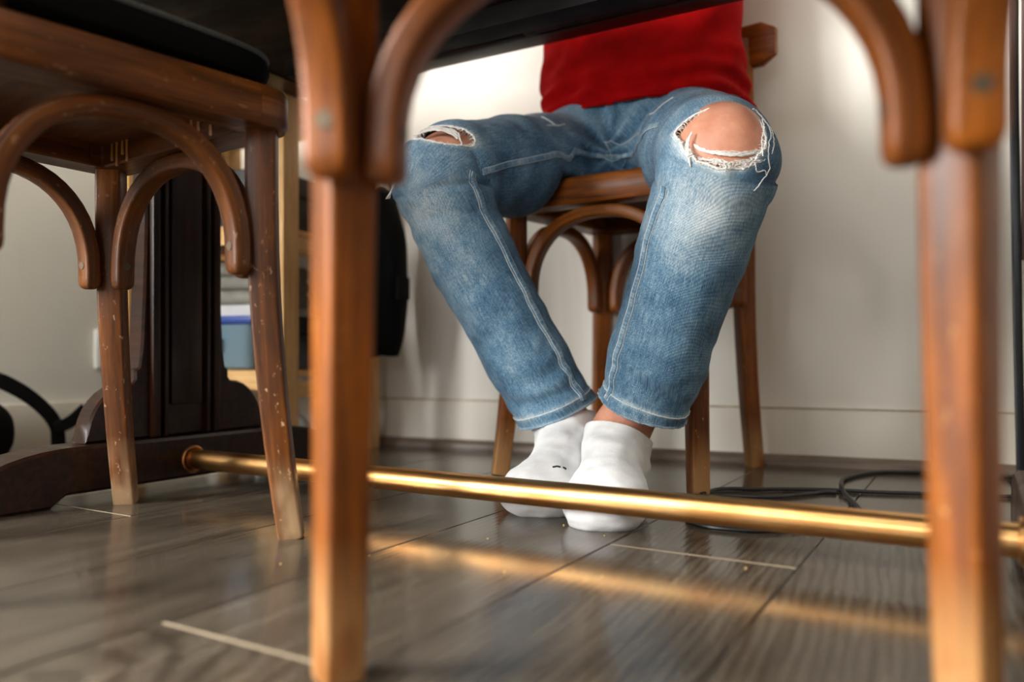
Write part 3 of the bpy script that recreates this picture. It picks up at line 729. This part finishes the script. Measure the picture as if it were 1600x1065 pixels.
# jeans
V, Fq = polygonise(jeans, (-.73, .78, .04), (-.17, 1.43, .69), .0034); V = relax(V, Fq, 1, .4)
ctr = V[Fq].mean(1)
dr, dl = JR.d(V), JL.d(V); isr = dr < dl
Sr, Ar, Rr_ = JR.par(V); Sl, Al, Rl_ = JL.par(V); ST = np.where(isr, JR.S2, JL.S2)
S = np.where(isr, Sr, Sl); A = np.where(isr, Ar*Rr_, Al*Rl_); an = np.where(isr, Ar, Al); sk = np.where(isr, SK_R, SK_L)
hs = np.where(isr, (V-HPR)@HNR, (V-HPL)@HNL)
fade = .40+.34*np.exp(-((S-sk-.03)/.085)**2)*np.clip(np.cos(an), 0, 1)+.14*np.clip(np.cos(an), 0, 1)**2*np.clip((sk-S)/.2, 0, 1)
fade += .16*np.clip(np.cos(an), 0, 1)**3*np.clip((S-sk)/.25, 0, 1)
cF, aF, bF, nF = FR; qF = V-cF; fade += .24*np.exp(-((qF@aF)/.035)**2-((qF@bF+.072)/.030)**2)*(qF@nF > -.10)
fade -= .16*np.clip(-np.cos(an), 0, 1)
fade += .30*np.exp(-((hs+.0165)/.0035)**2)+.18*np.exp(-(hs/.004)**2)
eR, eL = hole_r(V), hole_l(V); fade += .42*np.exp(-(np.clip(eR, 0, 9)/.22)**2)+.35*np.exp(-(np.clip(eL, 0, 9)/.35)**2)
lap = np.exp(-(((V-np.array([-.503, 1.15, .52]))/np.array([.13, .10, .07]))**2).sum(1)); fade += .10*lap*np.sin(np.arctan2(V[:, 2]-.505, np.abs(V[:, 0]+.503)+.01)*11+V[:, 1]*30)
E_ = Fq; cR, cL = hole_r(ctr), hole_l(ctr); fr_ = JR.d(ctr) < JL.d(ctr)
cut = (cR < 0) & fr_ | (cL < 0) & ~fr_ | (ctr[:, 2] > .652)
hsf = np.where(fr_, (ctr-HPR)@HNR, (ctr-HPL)@HNL); low = ctr[:, 2] < .25
keep = ~cut & ~(low & (hsf > .012)); Fk = Fq[keep]
me = mesh('jeans', V, Fk, np.stack([ST, A, fade], 1), sharp=0)
bm = bmesh.new(); bm.from_mesh(me); bm.faces.ensure_lookup_table()
ck, fk = ctr[keep], fr_[keep]
sel = {r: [bm.faces[i] for i in np.flatnonzero((ck[:, 2] < .25) & (fk == r) & (np.abs(hsf[keep]) < .03))] for r in (True, False)}
for hp, hn, right in ((HPR, HNR, True), (HPL, HNL, False)):           # clean hems
    fs = [f for f in sel[right] if f.is_valid]
    es = list({e for f in fs for e in f.edges}); vs = list({v for f in fs for v in f.verts})
    bmesh.ops.bisect_plane(bm, geom=fs+es+vs, plane_co=Vector(hp), plane_no=Vector(hn), clear_outer=True)
loose = [v for v in bm.verts if not v.link_faces]; bmesh.ops.delete(bm, geom=loose, context='VERTS')
bm.to_mesh(me); bm.free()
jn = obj('jeans', me, DENIM, person); jn['label'] = 'faded blue jeans with torn open knees'
so = jn.modifiers.new('thickness', 'SOLIDIFY'); so.thickness = .0016; so.offset = -1
# seams, hems and frayed threads follow the cloth
def pale(m, f=.62): m.W = [(w[0], w[1], f) for w in m.W]; return m
def cloth_line(name, pts, r, mat, n=60, off=.0006, fn=jeans, parent=None, m=6):
    P = project(fn, smooth_path(pts, n), off); return pale(MB().tube(P, r, m)).obj(name, mat, parent or jn)
def side_line(J, s0, s1, direction, n=50, off=.0008):
    L = np.linspace(s0, s1, n); C = np.stack([np.interp(L, J.L, J.P[:, i]) for i in range(3)], 1); d = np.array(direction, float); d /= np.linalg.norm(d)
    rr = np.interp(L, J.L, J.r); return project(jeans, C+d*rr[:, None], off)
dR, dL = np.array([-.548, -.843, 0]), np.array([.981, -.19, 0])
SR0, SR1 = SK_R+.03, SK_R+np.linalg.norm(np.array(KR)-np.array(HPR))-.012
SL0, SL1 = SK_L-.004, SK_L+np.linalg.norm(np.array(KL)-np.array(HPL))-.012
for J, d, s0, s1 in ((JR, dR, SR0, SR1), (JL, dL, SL0, SL1)):
    P = side_line(J, s0, s1, d); hp, hn = (HPR, HNR) if J is JR else (HPL, HNL); P = P[(P-hp)@hn < -.004]; rid = pale(MB().sweep(P, rrect(.0026, .0075, .0012, 2), grad(jeans, P))).obj('inseam', DENIM, jn)
    t = np.cross(np.gradient(P, axis=0), grad(jeans, P)); t /= np.linalg.norm(t, axis=1)[:, None]
    for k in (-.0048, .0030, .0058): MB().tube(project(jeans, P+t*k, .0006 if abs(k) > .004 else .0016), .0005, 5).obj('stitching', STITCH, rid)
def px(a, b, Z):                                                        # a point at depth Z, used for seam way-points on the cloth
    X = (a-800)*Z/1244; return (.8625*X-.506*Z, .506*X+.8625*Z, .19+(556-b)*Z/1244)
th = [px(756, 268, 1.06), px(800, 256, 1.10), px(860, 243, 1.15), px(915, 231, 1.19), px(955, 224, 1.20), px(990, 218, 1.16), px(1022, 210, 1.10), px(1040, 200, 1.02)]
P = project(jeans, smooth_path(th, 60), .0008)
rid = pale(MB().sweep(P, rrect(.0026, .0075, .0012, 2), grad(jeans, P))).obj('inseam', DENIM, jn)
for k in (.004, -.004):
    MB().tube(project(jeans, P+np.array([0, 0, k]), .0012), .0005, 5).obj('stitching', STITCH, rid)
fly = cloth_line('fly_seam', [px(966, 140, 1.17), px(962, 165, 1.18), px(952, 195, 1.19), px(953, 222, 1.20)], .0018, DENIM)
cloth_line('stitching', [px(956, 145, 1.17), px(950, 170, 1.18), px(943, 195, 1.19), px(947, 222, 1.20)], .0005, STITCH, parent=fly)
cloth_line('seat_seam', [px(955, 226, 1.20), px(962, 245, 1.215), px(970, 270, 1.23)], .0014, DENIM)
for pts in ([px(905, 158, 1.2), px(880, 178, 1.2), px(845, 186, 1.22)], [px(1000, 168, 1.16), px(1030, 160, 1.12), px(1050, 148, 1.1)]):
    cloth_line('pocket_seam', pts, .0012, STITCH, 30)
q = project(jeans, [px(937, 188, 1.19)], .0008)[0]; nn = grad(jeans, q[None])[0]
m = MB(); cross_screw(m, q, nn, .0042); m.obj('rivet', plain('dark_rivet', srgb(20, 20, 22), .4, .6), jn)
def hem_ring(hp, hn, up, r, mat, name, par, off=.0006):
    hn = np.array(hn); a = np.cross(hn, (0, 1, 0)); a /= np.linalg.norm(a); b = np.cross(hn, a)
    P = np.array([hp-hn*up+.062*(math.cos(2*PI*i/72)*a+math.sin(2*PI*i/72)*b) for i in range(72)])
    for _ in range(5): P = project(jeans, P, off, 1); P = P-((P-(hp-hn*up))@hn)[:, None]*hn
    return pale(MB().tube(P, r, 6, closed=True), .7).obj(name, mat, par)
for hp, hn in ((HPR, HNR), (HPL, HNL)):
    h_ = hem_ring(hp, hn, .0155, .0007, STITCH, 'hem_stitching', jn)
    hem_ring(hp, hn, .0006, .0016, DENIM, 'hem_fold', jn, .0002)
# frayed hole edges
ed = np.sort(np.vstack([Fk[:, [0, 1]], Fk[:, [1, 2]], Fk[:, [2, 3]], Fk[:, [3, 0]]]), 1); ed, en = np.unique(ed, axis=0, return_counts=True); bv = np.unique(ed[en == 1])
def fray(e_all, fr, name, nhair, hair):
    c, a, b, n = fr; ids = bv[(np.abs(e_all[bv]) < .6) & (V[bv][:, 2] > .38) & (V[bv][:, 2] < .62)]
    P = V[ids]; q = P-c; t = np.arctan2(q@b, q@a); o = np.argsort(t); P = P[o]; m = MB()
    L = np.vstack([P, P[:1]]); Ls = L.copy()
    for _ in range(3): Ls[:-1] = (np.roll(Ls[:-1], 1, 0)+Ls[:-1]+np.roll(Ls[:-1], -1, 0))/3
    Ls = Ls[:-1]
    for k in range(2):
        w = Ls+RNG.normal(0, .0007, Ls.shape); m.tube(project(jeans, w, .0004+.0004*k, 2), .0010-.0003*k, 5, closed=True)
    for k in range(nhair):
        i = RNG.integers(len(Ls)); p = Ls[i]; inw = (c-p); inw -= (inw@n)*n; inw /= np.linalg.norm(inw)+1e-9
        l = hair*(.4+RNG.random()); d = inw*l+a*RNG.normal(0, .0028)+b*RNG.normal(0, .0028)-np.array([0, 0, .001])
        w = [p, p+d*.5+n*RNG.normal(.0008, .0006), p+d]; m.tube(w, .00032, 4, scale=[1, .9, .4])
    return tag(m.obj(name, THREAD, jn), kind='stuff')
fray(eR, FR, 'frayed_edge', 420, .0042); fray(eL, FL, 'frayed_edge', 260, .0042)
def skin_or_cloth(X): return np.minimum(body(X), jeans(X))
QUEUE = []
def strand(m, uv, fr, r=.0004, n=36, off=.0012, wob=.0004, fn=None):        # queued, then laid on the skin or cloth together
    c, a, b, nn = fr; QUEUE.append((smooth_path([c+a*u+b*v+nn*.01 for u, v in uv], n), r, off, wob))
def lay(m, fn=body):
    A_ = np.vstack([q[0] for q in QUEUE]); o = np.concatenate([np.full(len(q[0]), q[2]) for q in QUEUE]); A_ = project(fn, A_, o, 5); i = 0
    for q, r, off, wob in QUEUE: m.tube(A_[i:i+len(q)]+RNG.normal(0, wob, q.shape), r, 5); i += len(q)
    QUEUE.clear(); return m
m = MB()                                                                # band of bare weft across the right knee
for i in range(15):
    o = RNG.normal(0, .0019); o2 = RNG.normal(0, .0015); strand(m, [(-.049, -.013+o), (-.033, -.0225+o), (-.007, -.0285+o2), (.020, -.0285+o2), (.046, -.0215+o)], FR, .0005, 40, .0015+.0010*RNG.random())
tag(lay(m).obj('weft_band', THREAD, jn), kind='stuff')['label'] = 'band of bare white threads across the knee'
m = MB()
for i in range(16):
    o = -.0355-.0085*RNG.random(); l = -.046+.03*RNG.random(); r_ = .046-.03*RNG.random()
    strand(m, [(l, o+.004), ((l+r_)/2, o-.003), (r_, o+.002)], FR, .00038, 30, .0012, .0006, skin_or_cloth)
tag(lay(m, skin_or_cloth).obj('weft_threads', THREAD, jn), kind='stuff')
m = MB()
for uvs in ([(.046, .030), (.053, .018), (.055, .002), (.048, -.014), (.050, -.032), (.058, -.048), (.053, -.066), (.047, -.084), (.043, -.090)],
            [(.044, .018), (.043, .004), (.037, -.012), (.039, -.030)], [(.051, .020), (.060, .008), (.060, -.010), (.056, -.026)], [(.034, .030), (.043, .034), (.052, .026), (.050, .016)],
            [(.030, -.040), (.036, -.052), (.048, -.050), (.056, -.058)], [(-.012, -.036), (-.006, -.046), (-.009, -.054)]):
    strand(m, uvs, FR, .00055, 40, .0022, .0003, skin_or_cloth)
for i in range(7):
    o = .0016*i; strand(m, [(-.044, .008-o*.3), (-.051-o*.6, -.004), (-.056-o*.5, -.020), (-.060-o*.4, -.038-o)], FR, .00065, 30, .002, .0003, skin_or_cloth)
tag(lay(m, skin_or_cloth).obj('loose_threads', THREAD, jn), kind='stuff')
m = MB()
for uvs in ([(.040, .006), (.046, -.006), (.050, -.014), (.052, -.022)], [(.034, .002), (.044, -.004), (.048, -.012)], [(.030, .008), (.040, .004), (.046, -.001)]): strand(m, uvs, FL, .0008, 24, .002, .0004, skin_or_cloth)
for i in range(12):
    o = .0012*i; strand(m, [(-.032, .004+o*.7), (0, .004+o), (.030, -.002+o), (.042, -.010+o*.6)], FL, .0006, 24, .0012, .0004, skin_or_cloth)
tag(lay(m, skin_or_cloth).obj('loose_threads', THREAD, jn), kind='stuff')
m = MB(); p0 = np.array(px(622, 262, 1.05))
for k in range(3): m.tube(smooth_path([p0+np.array([.004*k, 0, 0]), p0+np.array([-.006, -.002, -.018-.003*k]), p0+np.array([-.012-.003*k, -.003, -.040])], 12), .0005, 5)
tag(m.obj('hanging_threads', THREAD, jn), kind='stuff')
# socks
for A_, toe, inner, cp, cn in ((FAR, TOE_R, 1, (-.414, .985, .086), np.array([0, 0, 1.])+.36*XC+.30*ZCAM), (FAL, TOE_L, -1, (-.50, 1.018, .102), np.array([0, 0, 1.])-.26*XC+.30*ZCAM)):
    fn = sock_fn(A_, toe, inner); c = np.array(cp); nn = np.array(cn, float); nn /= np.linalg.norm(nn)
    def fsock(X, fn=fn, c=c, nn=nn):
        d = fn(X); h_ = (X-c)@nn; return d-.0011/(1+np.exp(-(h_+.016)/.0012))-.0013*np.sin(h_*150)*np.exp(-((h_+.035)/.03)**2)
    V2, F2 = polygonise(fsock, (min(A_[0], toe[0])-.075, toe[1]-.03, -.004), (max(A_[0], toe[0])+.075, A_[1]+.085, .16), .0026); V2 = relax(V2, F2, 1); V2[:, 2] = np.maximum(V2[:, 2], .0008)
    me = mesh('sock', V2, F2, V2, sharp=0); bm = bmesh.new(); bm.from_mesh(me)
    bmesh.ops.bisect_plane(bm, geom=bm.verts[:]+bm.edges[:]+bm.faces[:], plane_co=Vector(c), plane_no=Vector(nn), clear_outer=True); bm.to_mesh(me); bm.free()
    sck = obj('sock', me, SOCK, person); sck['label'] = 'white ankle sock'
    so = sck.modifiers.new('thickness', 'SOLIDIFY'); so.thickness = .0014; so.offset = 1
    if inner < 0:
        m = MB()
        for uv in ([px(861, 748, .97), px(866, 744, .97), px(870, 748, .97)], [px(873, 744, .97), px(876, 746, .97), px(874, 750, .97)]):
            m.tube(project(fsock, smooth_path(uv, 12), .0018), .0011, 5)
        m.obj('logo', BLACKPLASTIC, sck)['label'] = 'small black mark on the white sock'
# red shirt
def shirt(X):
    z = X[:, 2]; k = np.clip((z-.58)/.5, 0, 1); cx = -.503; cy = 1.292+.01*k
    rx = .184-.012*np.clip(k*3, 0, 1)+.006*k; ry = .132-.012*np.clip(k*2, 0, 1); q = np.stack([(X[:, 0]-cx)/rx, (X[:, 1]-cy)/ry], 1); rr = np.linalg.norm(q, axis=1)+1e-6
    d = (rr-1)*np.minimum(rx, ry); d = np.maximum(d, z-1.02)
    d = smin(d, cone(X, SHO_L, SHO_R, .072, .072), .06)
    for sh, e in ((SHO_R, EL_R), (SHO_L, EL_L)): d = smin(d, cone(X, sh, lerp(sh, e, .62), .066, .062), .04)
    a = np.arctan2(X[:, 1]-cy, X[:, 0]-cx); low = np.exp(-((z-.60)/.05)**2)
    fo = .0035*vnoise(np.stack([a*4.5, z*9+3, a*0], 1))+.004*low*np.sin(a*9+z*30)+.0045*low*np.sin(z*190+1.5*np.sin(a*4))
    fo += .004*vnoise(np.stack([a*2+z*14, z*20-a*3, a*0+5], 1))
    return np.maximum(d-fo, .578-z)
V3, F3 = polygonise(shirt, (-.82, 1.09, .565), (-.19, 1.46, 1.16), .005); V3 = relax(V3, F3, 1)
c3 = V3[F3].mean(1); g3 = np.linalg.norm((c3-np.array(NECK))[:, :2], axis=1); keep = ~((c3[:, 2] < .5895) | ((g3 < .082) & (c3[:, 2] > 1.05)))
for sh, e in ((SHO_R, EL_R), (SHO_L, EL_L)):
    ax = np.array(e)-np.array(sh); q3 = c3-np.array(sh); t = q3@ax/(ax@ax); keep &= ~((t > .72) & (np.linalg.norm(q3-t[:, None]*ax, axis=1) < .085) & (c3[:, 2] > .80))
me = mesh('shirt', V3, F3[keep], V3, sharp=0); bm = bmesh.new(); bm.from_mesh(me); bmesh.ops.delete(bm, geom=[v for v in bm.verts if not v.link_faces], context='VERTS')
bm.to_mesh(me); bm.free()
sh_ = obj('shirt', me, RED, person); sh_['label'] = 'plain red shirt'; so = sh_.modifiers.new('thickness', 'SOLIDIFY'); so.thickness = .0015; so.offset = -1
P = np.array([(-.503+.178*math.cos(2*PI*i/90), 1.292+.13*math.sin(2*PI*i/90), .5915) for i in range(90)])
for _ in range(5): P = project(shirt, P, .0004, 1); P[:, 2] = .5925
MB().tube(P, .0018, 6, closed=True).obj('shirt_hem', RED, sh_)
# hair and face (above the table edge)
V4, F4 = polygonise(lambda X: np.maximum(ell(X, (-.505, 1.285, 1.300), (.083, .100, .112)), np.minimum(1.315-X[:, 2], 1.265-X[:, 1]))-.002*vnoise(X*90), (-.61, 1.15, 1.18), (-.40, 1.41, 1.44), .005)
obj('hair', mesh('hair', relax(V4, F4, 1), F4, V4, sharp=0), plain('brown_hair', srgb(48, 32, 22), .6, nscale=120, var=.4), person)
for s_ in (-1, 1):
    m = MB(); V, F = disc(.011, .004); m.add([(-.505+s_*.031+v[0], 1.1845-v[2]+.003, 1.287+v[1]*.5) for v in V], F); m.obj('eye', plain('eye', srgb(60, 44, 34), .2), person)
m = MB().tube(smooth_path([(-.527, 1.186, 1.222), (-.505, 1.181, 1.224), (-.483, 1.186, 1.222)], 10), .004, 6); m.obj('mouth', plain('lips', srgb(176, 92, 84), .5), person)

# ------------------------------------------------------------------ pine shelf in the corner and what is on it
SX, SY = -1.088, 1.305; sa = ang
sh = empty('pine_shelf', (SX, SY, 0), sa); tag(sh, 'low raw pine shelf unit standing in the corner behind the table', 'shelf')
WS, DS = .40, .310                          # width to the left, depth towards the viewer
def shp(x0, x1, y0, y1, z0, z1, name, b=.002): return MB().box(x0, x1, y0, y1, z0, z1, b).obj(name, PINE, sh)
for x in (-.03, -WS):
    for y in (-.043, -DS): shp(x, x+.03, y, y+.043, 0, .678, 'post')
    for z in (.145, .405, .655): shp(x+.006, x+.024, -DS+.043, -.043, z-.03, z, 'rung')
for z in (.152, .412, .660): shp(-WS+.031, -.031, -DS+.006, -.004, z, z+.012, 'shelf_board'); shp(-WS+.031, -.031, -DS-.004, -DS+.006, z-.022, z+.012, 'shelf_edge')
def place(x, y, z): v = Matrix.Rotation(sa, 3, 'Z')@Vector((x, y, z)); return (SX+v.x, SY+v.y, z)
# plastic box with blue lid
TUB = M('tub_plastic').set(Base_Color=srgb(120, 150, 168), Roughness=.3, Transmission_Weight=.25, Alpha=1.0).m
def tub():
    e = empty('storage_box', place(-.235, -.165, .1645), sa); tag(e, 'translucent grey storage box with blue lid on lower pine shelf', 'storage box')
    V = []; secs = [(.112, .085, 0), (.116, .09, .004), (.126, .10, .085)]
    m = MB(); n = 0
    for a, b, z in secs: V += [(p[0], p[1], z) for p in rrect(a*1.9, b*1.9, .02, 4)]
    k = len(rrect(1, 1, .02, 4)); F = [(i*k+j, i*k+(j+1) % k, (i+1)*k+(j+1) % k, (i+1)*k+j) for i in range(2) for j in range(k)]+[tuple(range(k))[::-1], tuple(2*k+j for j in range(k))]
    m.add(V, F).obj('box_body', TUB, e); MB().box(-.125, .125, -.1, .1, .0855, .102, .006).obj('lid', BLUE, e)
    MB().box(-.06, .05, -.0985, -.094, .035, .06, .001).obj('box_print', plain('dark_print', srgb(40, 50, 70), .6), e)
tub()
def stack(name, label, cat, x, y, z, w, d, hs, mats):
    e = empty(name, place(x, y, z), sa+R(3)); tag(e, label, cat); zz = 0
    for i, h in enumerate(hs):
        MB().box(-w/2+.004*(i % 2), w/2-.003*(i % 3), -d/2, d/2-.006*(i % 2), zz, zz+h-.0005, .0015).obj('sheet_stack' if cat == 'paper' else 'body', mats[i % len(mats)], e); zz += h
stack('paper_stack', 'white papers lying on the blue box lid', 'paper', -.235, -.165, .267, .20, .15, (.006, .005, .006, .004), (PAPER,))
def black_case(label, x, y, z, w, d, h):
    e = empty('equipment_case', place(x, y, z), sa); tag(e, label, 'case')
    MB().box(-w/2, w/2, -d/2, d/2, 0, h, .006).obj('case_body', BLACKPLASTIC, e); MB().box(-w/2-.002, w/2+.002, -d/2-.002, d/2+.002, h*.62, h*.70, .001).obj('rim', BLACKMETAL, e)
    MB().tube(smooth_path([(-.03, -d/2, h*.45), (-.028, -d/2-.018, h*.46), (.028, -d/2-.018, h*.46), (.03, -d/2, h*.45)], 16), .004, 6).obj('handle', BLACKMETAL, e)
    MB().box(-w/2+.01, -w/2+.02, -d/2-.004, -d/2, h*.56, h*.74, .001).obj('latch', STEEL, e)
black_case('black equipment case on the middle pine shelf', -.225, -.15, .4245, .27, .20, .12)
black_case('small black case squeezed beside the blue-lidded box', -.058, -.15, .1645, .05, .18, .10)
def folded(name, label, x, y, z, w, d, n, h):
    e = empty(name, place(x, y, z), sa); tag(e, label, 'cloth')
    for i in range(n):
        m = MB().sweep([(-w/2+.003*i, 0, (i+.5)*h), (0, 0, (i+.5)*h+.002), (w/2-.002*i, 0, (i+.5)*h)], rrect(h*.98, d, h*.45, 4), (0, 0, 1)); m.obj('fold', GREYCLOTH, e)
folded('folded_cloth', 'folded grey cloth on the paper above the blue box', -.235, -.15, .2885, .22, .16, 3, .028)
# black bag hanging from the shelf side
def bag():
    e = empty('shoulder_bag', place(.058, -.085, 0), sa); tag(e, 'black shoulder bag hanging on the side of the pine shelf', 'bag')
    def f(X): return np.maximum(ell(X, (.0, 0, .335), (.050, .056, .19)), .19-X[:, 2])-.004*vnoise(X*np.array([40, 30, 14]))
    V5, F5 = polygonise(f, (-.08, -.11, .15), (.08, .11, .56), .005); obj('bag_body', mesh('bag_body', relax(V5, F5, 2), F5, V5, sharp=0), BLACKCLOTH, e)
    for s_ in (-1, 1): MB().sweep(smooth_path([(.004, s_*.045, .46), (.0, s_*.04, .53), (-.014, s_*.025, .60), (-.040, -.03, .668)], 20), rrect(.003, .022, .001, 1), (1, 0, 0)).obj('strap', BLACKCLOTH, e)
    MB().box(.044, .052, -.022, .022, .30, .345, .003).obj('patch', BLACKCLOTH, e)
    MB().tube(smooth_path([(-.030, -.03, .645), (-.040, -.03, .662), (-.062, -.03, .664), (-.070, -.03, .655)], 12), .003, 6).obj('hook', STEEL, e)
bag()
# white cable below the shelf, clear bag on the floor
m = MB().tube(smooth_path([(-1.20, 1.02, .135), (-1.175, 1.00, .12), (-1.13, .99, .085), (-1.105, .985, .045), (-1.10, .98, .0045), (-1.16, .94, .0045), (-1.24, .97, .0045), (-1.27, 1.05, .0045), (-1.27, 1.15, .0045)], 60), .0042, 8)
tag(m.obj('power_cable', WHITEPLASTIC), 'white cable looping to the floor beside the pine shelf', 'cable')
fz = MB().obj if False else None
def soft_bag():
    def f(X): return np.maximum(ell(X, (0, 0, .035), (.06, .05, .05)), .001-X[:, 2])-.005*vnoise(X*38)
    V5, F5 = polygonise(f, (-.09, -.08, -.01), (.09, .08, .11), .005); V5 = relax(V5, F5, 1); V5[:, 2] = np.maximum(V5[:, 2], .001)
    o = obj('plastic_bag', mesh('plastic_bag', V5, F5, V5, sharp=0), plain('plastic_film', srgb(198, 202, 205), .25, var=.05)); o.location = (*place(-.12, -.16, 0)[:2], 0)
    tag(o, 'crumpled pale plastic bag on the floor under the shelf', 'bag')
soft_bag()
# wall socket and black backpack with strap by the left wall
ws = empty('wall_socket', (XL, 1.036, .205)); tag(ws, 'white wall socket on the left wall', 'socket')
MB().box(0, .011, -.041, .041, -.041, .041, .003).obj('cover_plate', WHITEPLASTIC, ws); m = MB()
V, F = disc(.02, .002, 24); m.add([(.0112+v[2], v[0], v[1]) for v in V], F); m.obj('socket_well', plain('socket_shade', srgb(200, 200, 196), .5), ws)
bp = empty('backpack', (-1.50, .70, 0)); tag(bp, 'black backpack slumped against the left wall with a loose strap', 'bag')
def f(X): return np.maximum(ell(X, (0, 0, .05), (.065, .075, .085)), .001-X[:, 2])-.006*vnoise(X*25)
V5, F5 = polygonise(f, (-.10, -.12, -.01), (.10, .12, .16), .006); V5 = relax(V5, F5, 1); V5[:, 2] = np.maximum(V5[:, 2], .001); obj('bag_body', mesh('bag_body', V5, F5, V5, sharp=0), BLACKCLOTH, bp)
MB().sweep(smooth_path([(.0, -.02, .13), (.0, .04, .150), (.0, .090, .130), (.0, .135, .094), (.0, .160, .058), (.0, .165, .02), (.01, .17, .004)], 36), rrect(.004, .030, .0015, 1), (1, .1, .3)).obj('strap', BLACKCLOTH, bp)
MB().sweep(smooth_path([(.002, .155, .055), (.002, .185, .064), (.002, .215, .088)], 12), rrect(.005, .024, .002, 1), (1, .1, .2)).obj('strap_end', BLACKCLOTH, bp)

# ------------------------------------------------------------------ cables on the floor and the black stand
def floor_cable(label, pts, r, loops=1):
    P = smooth_path([(x, y, r*1.05+dz) for x, y, dz in pts], 90); return tag(MB().tube(P, r, 8).obj('floor_cable', BLACKPLASTIC), label, 'cable', 'cables on the floor')
floor_cable('black cable running straight along the floor behind the chair', [(-.325, 1.060, 0), (-.3144, 1.1143, 0), (-.2704, 1.140, 0), (-.2262, 1.166, 0), (-.1777, 1.186, 0), (-.1213, 1.1985, 0), (-.0675, 1.2174, 0), (.0, 1.235, 0), (.12, 1.29, 0)], .0028)
floor_cable('black cable with a hooked loop near the skirting', [(.10, 1.448, 0), (-.02, 1.447, 0), (-.0818, 1.437, 0), (-.1431, 1.400, 0), (-.176, 1.311, 0), (-.1717, 1.2295, .001), (-.166, 1.19, .0065), (-.1563, 1.154, .001), (-.1365, 1.091, 0), (-.12, 1.03, 0)], .0030)
floor_cable('black cable curving just behind the brass rail', [(-.295, .905, 0), (-.2802, .8758, 0), (-.252, .8609, 0), (-.2196, .864, 0), (-.1951, .8748, 0), (-.165, .905, 0), (-.14, .955, 0), (-.125, 1.0, 0)], .0026)
floor_cable('black cable crossing under the straight one', [(-.320, 1.035, 0), (-.300, 1.066, 0), (-.2413, 1.0850, 0), (-.2134, 1.1184, 0), (-.1960, 1.145, 0), (-.185, 1.163, 0), (-.170, 1.170, 0)], .0026)
st = empty('metal_stand', (.053, 1.380, 0)); tag(st, 'black metal stand with pale panel at the right edge by the back wall', 'stand')
for x in (0, .34):
    MB().sweep([(x, 0, .004), (x-.004, 0, .2), (x-.009, 0, .55), (x-.012, 0, 1.1)], rrect(.012, .020, .002, 2), (1, 0, 0)).obj('upright', BLACKMETAL, st)
    MB().box(x-.008, x+.008, -.012, .012, 0, .008, .002).obj('foot_cap', BLACKPLASTIC, st)
for z in (.30, .80, 1.09): MB().box(.004, .332, -.006, .006, z, z+.018, .002).obj('crossbar', BLACKMETAL, st)
MB().box(.006, .326, -.004, .004, .32, .80, .001).obj('panel', plain('pale_panel', srgb(170, 166, 158), .5), st)
MB().box(.0, .006, -.006, .004, .33, .79, .001).obj('panel_edge', plain('panel_edge', srgb(70, 34, 28), .5), st)
# a few crumbs
m = MB()
for x, y in ((-.402, .800), (-.342, .776), (-.36, .60), (-.50, .585), (-.70, .66), (-.18, .72), (-.44, .70), (-.28, .63), (-.55, .52)):
    s_ = .0006+.0005*RNG.random(); V, F = disc(s_, s_*1.2, 6); m.add([(x+v[0], y+v[1]*.8, v[2]) for v in V], F)
tag(m.obj('crumbs', plain('crumb', srgb(206, 170, 110), .8)), 'tiny pale crumbs scattered on the laminate floor', 'crumbs', kind='stuff')
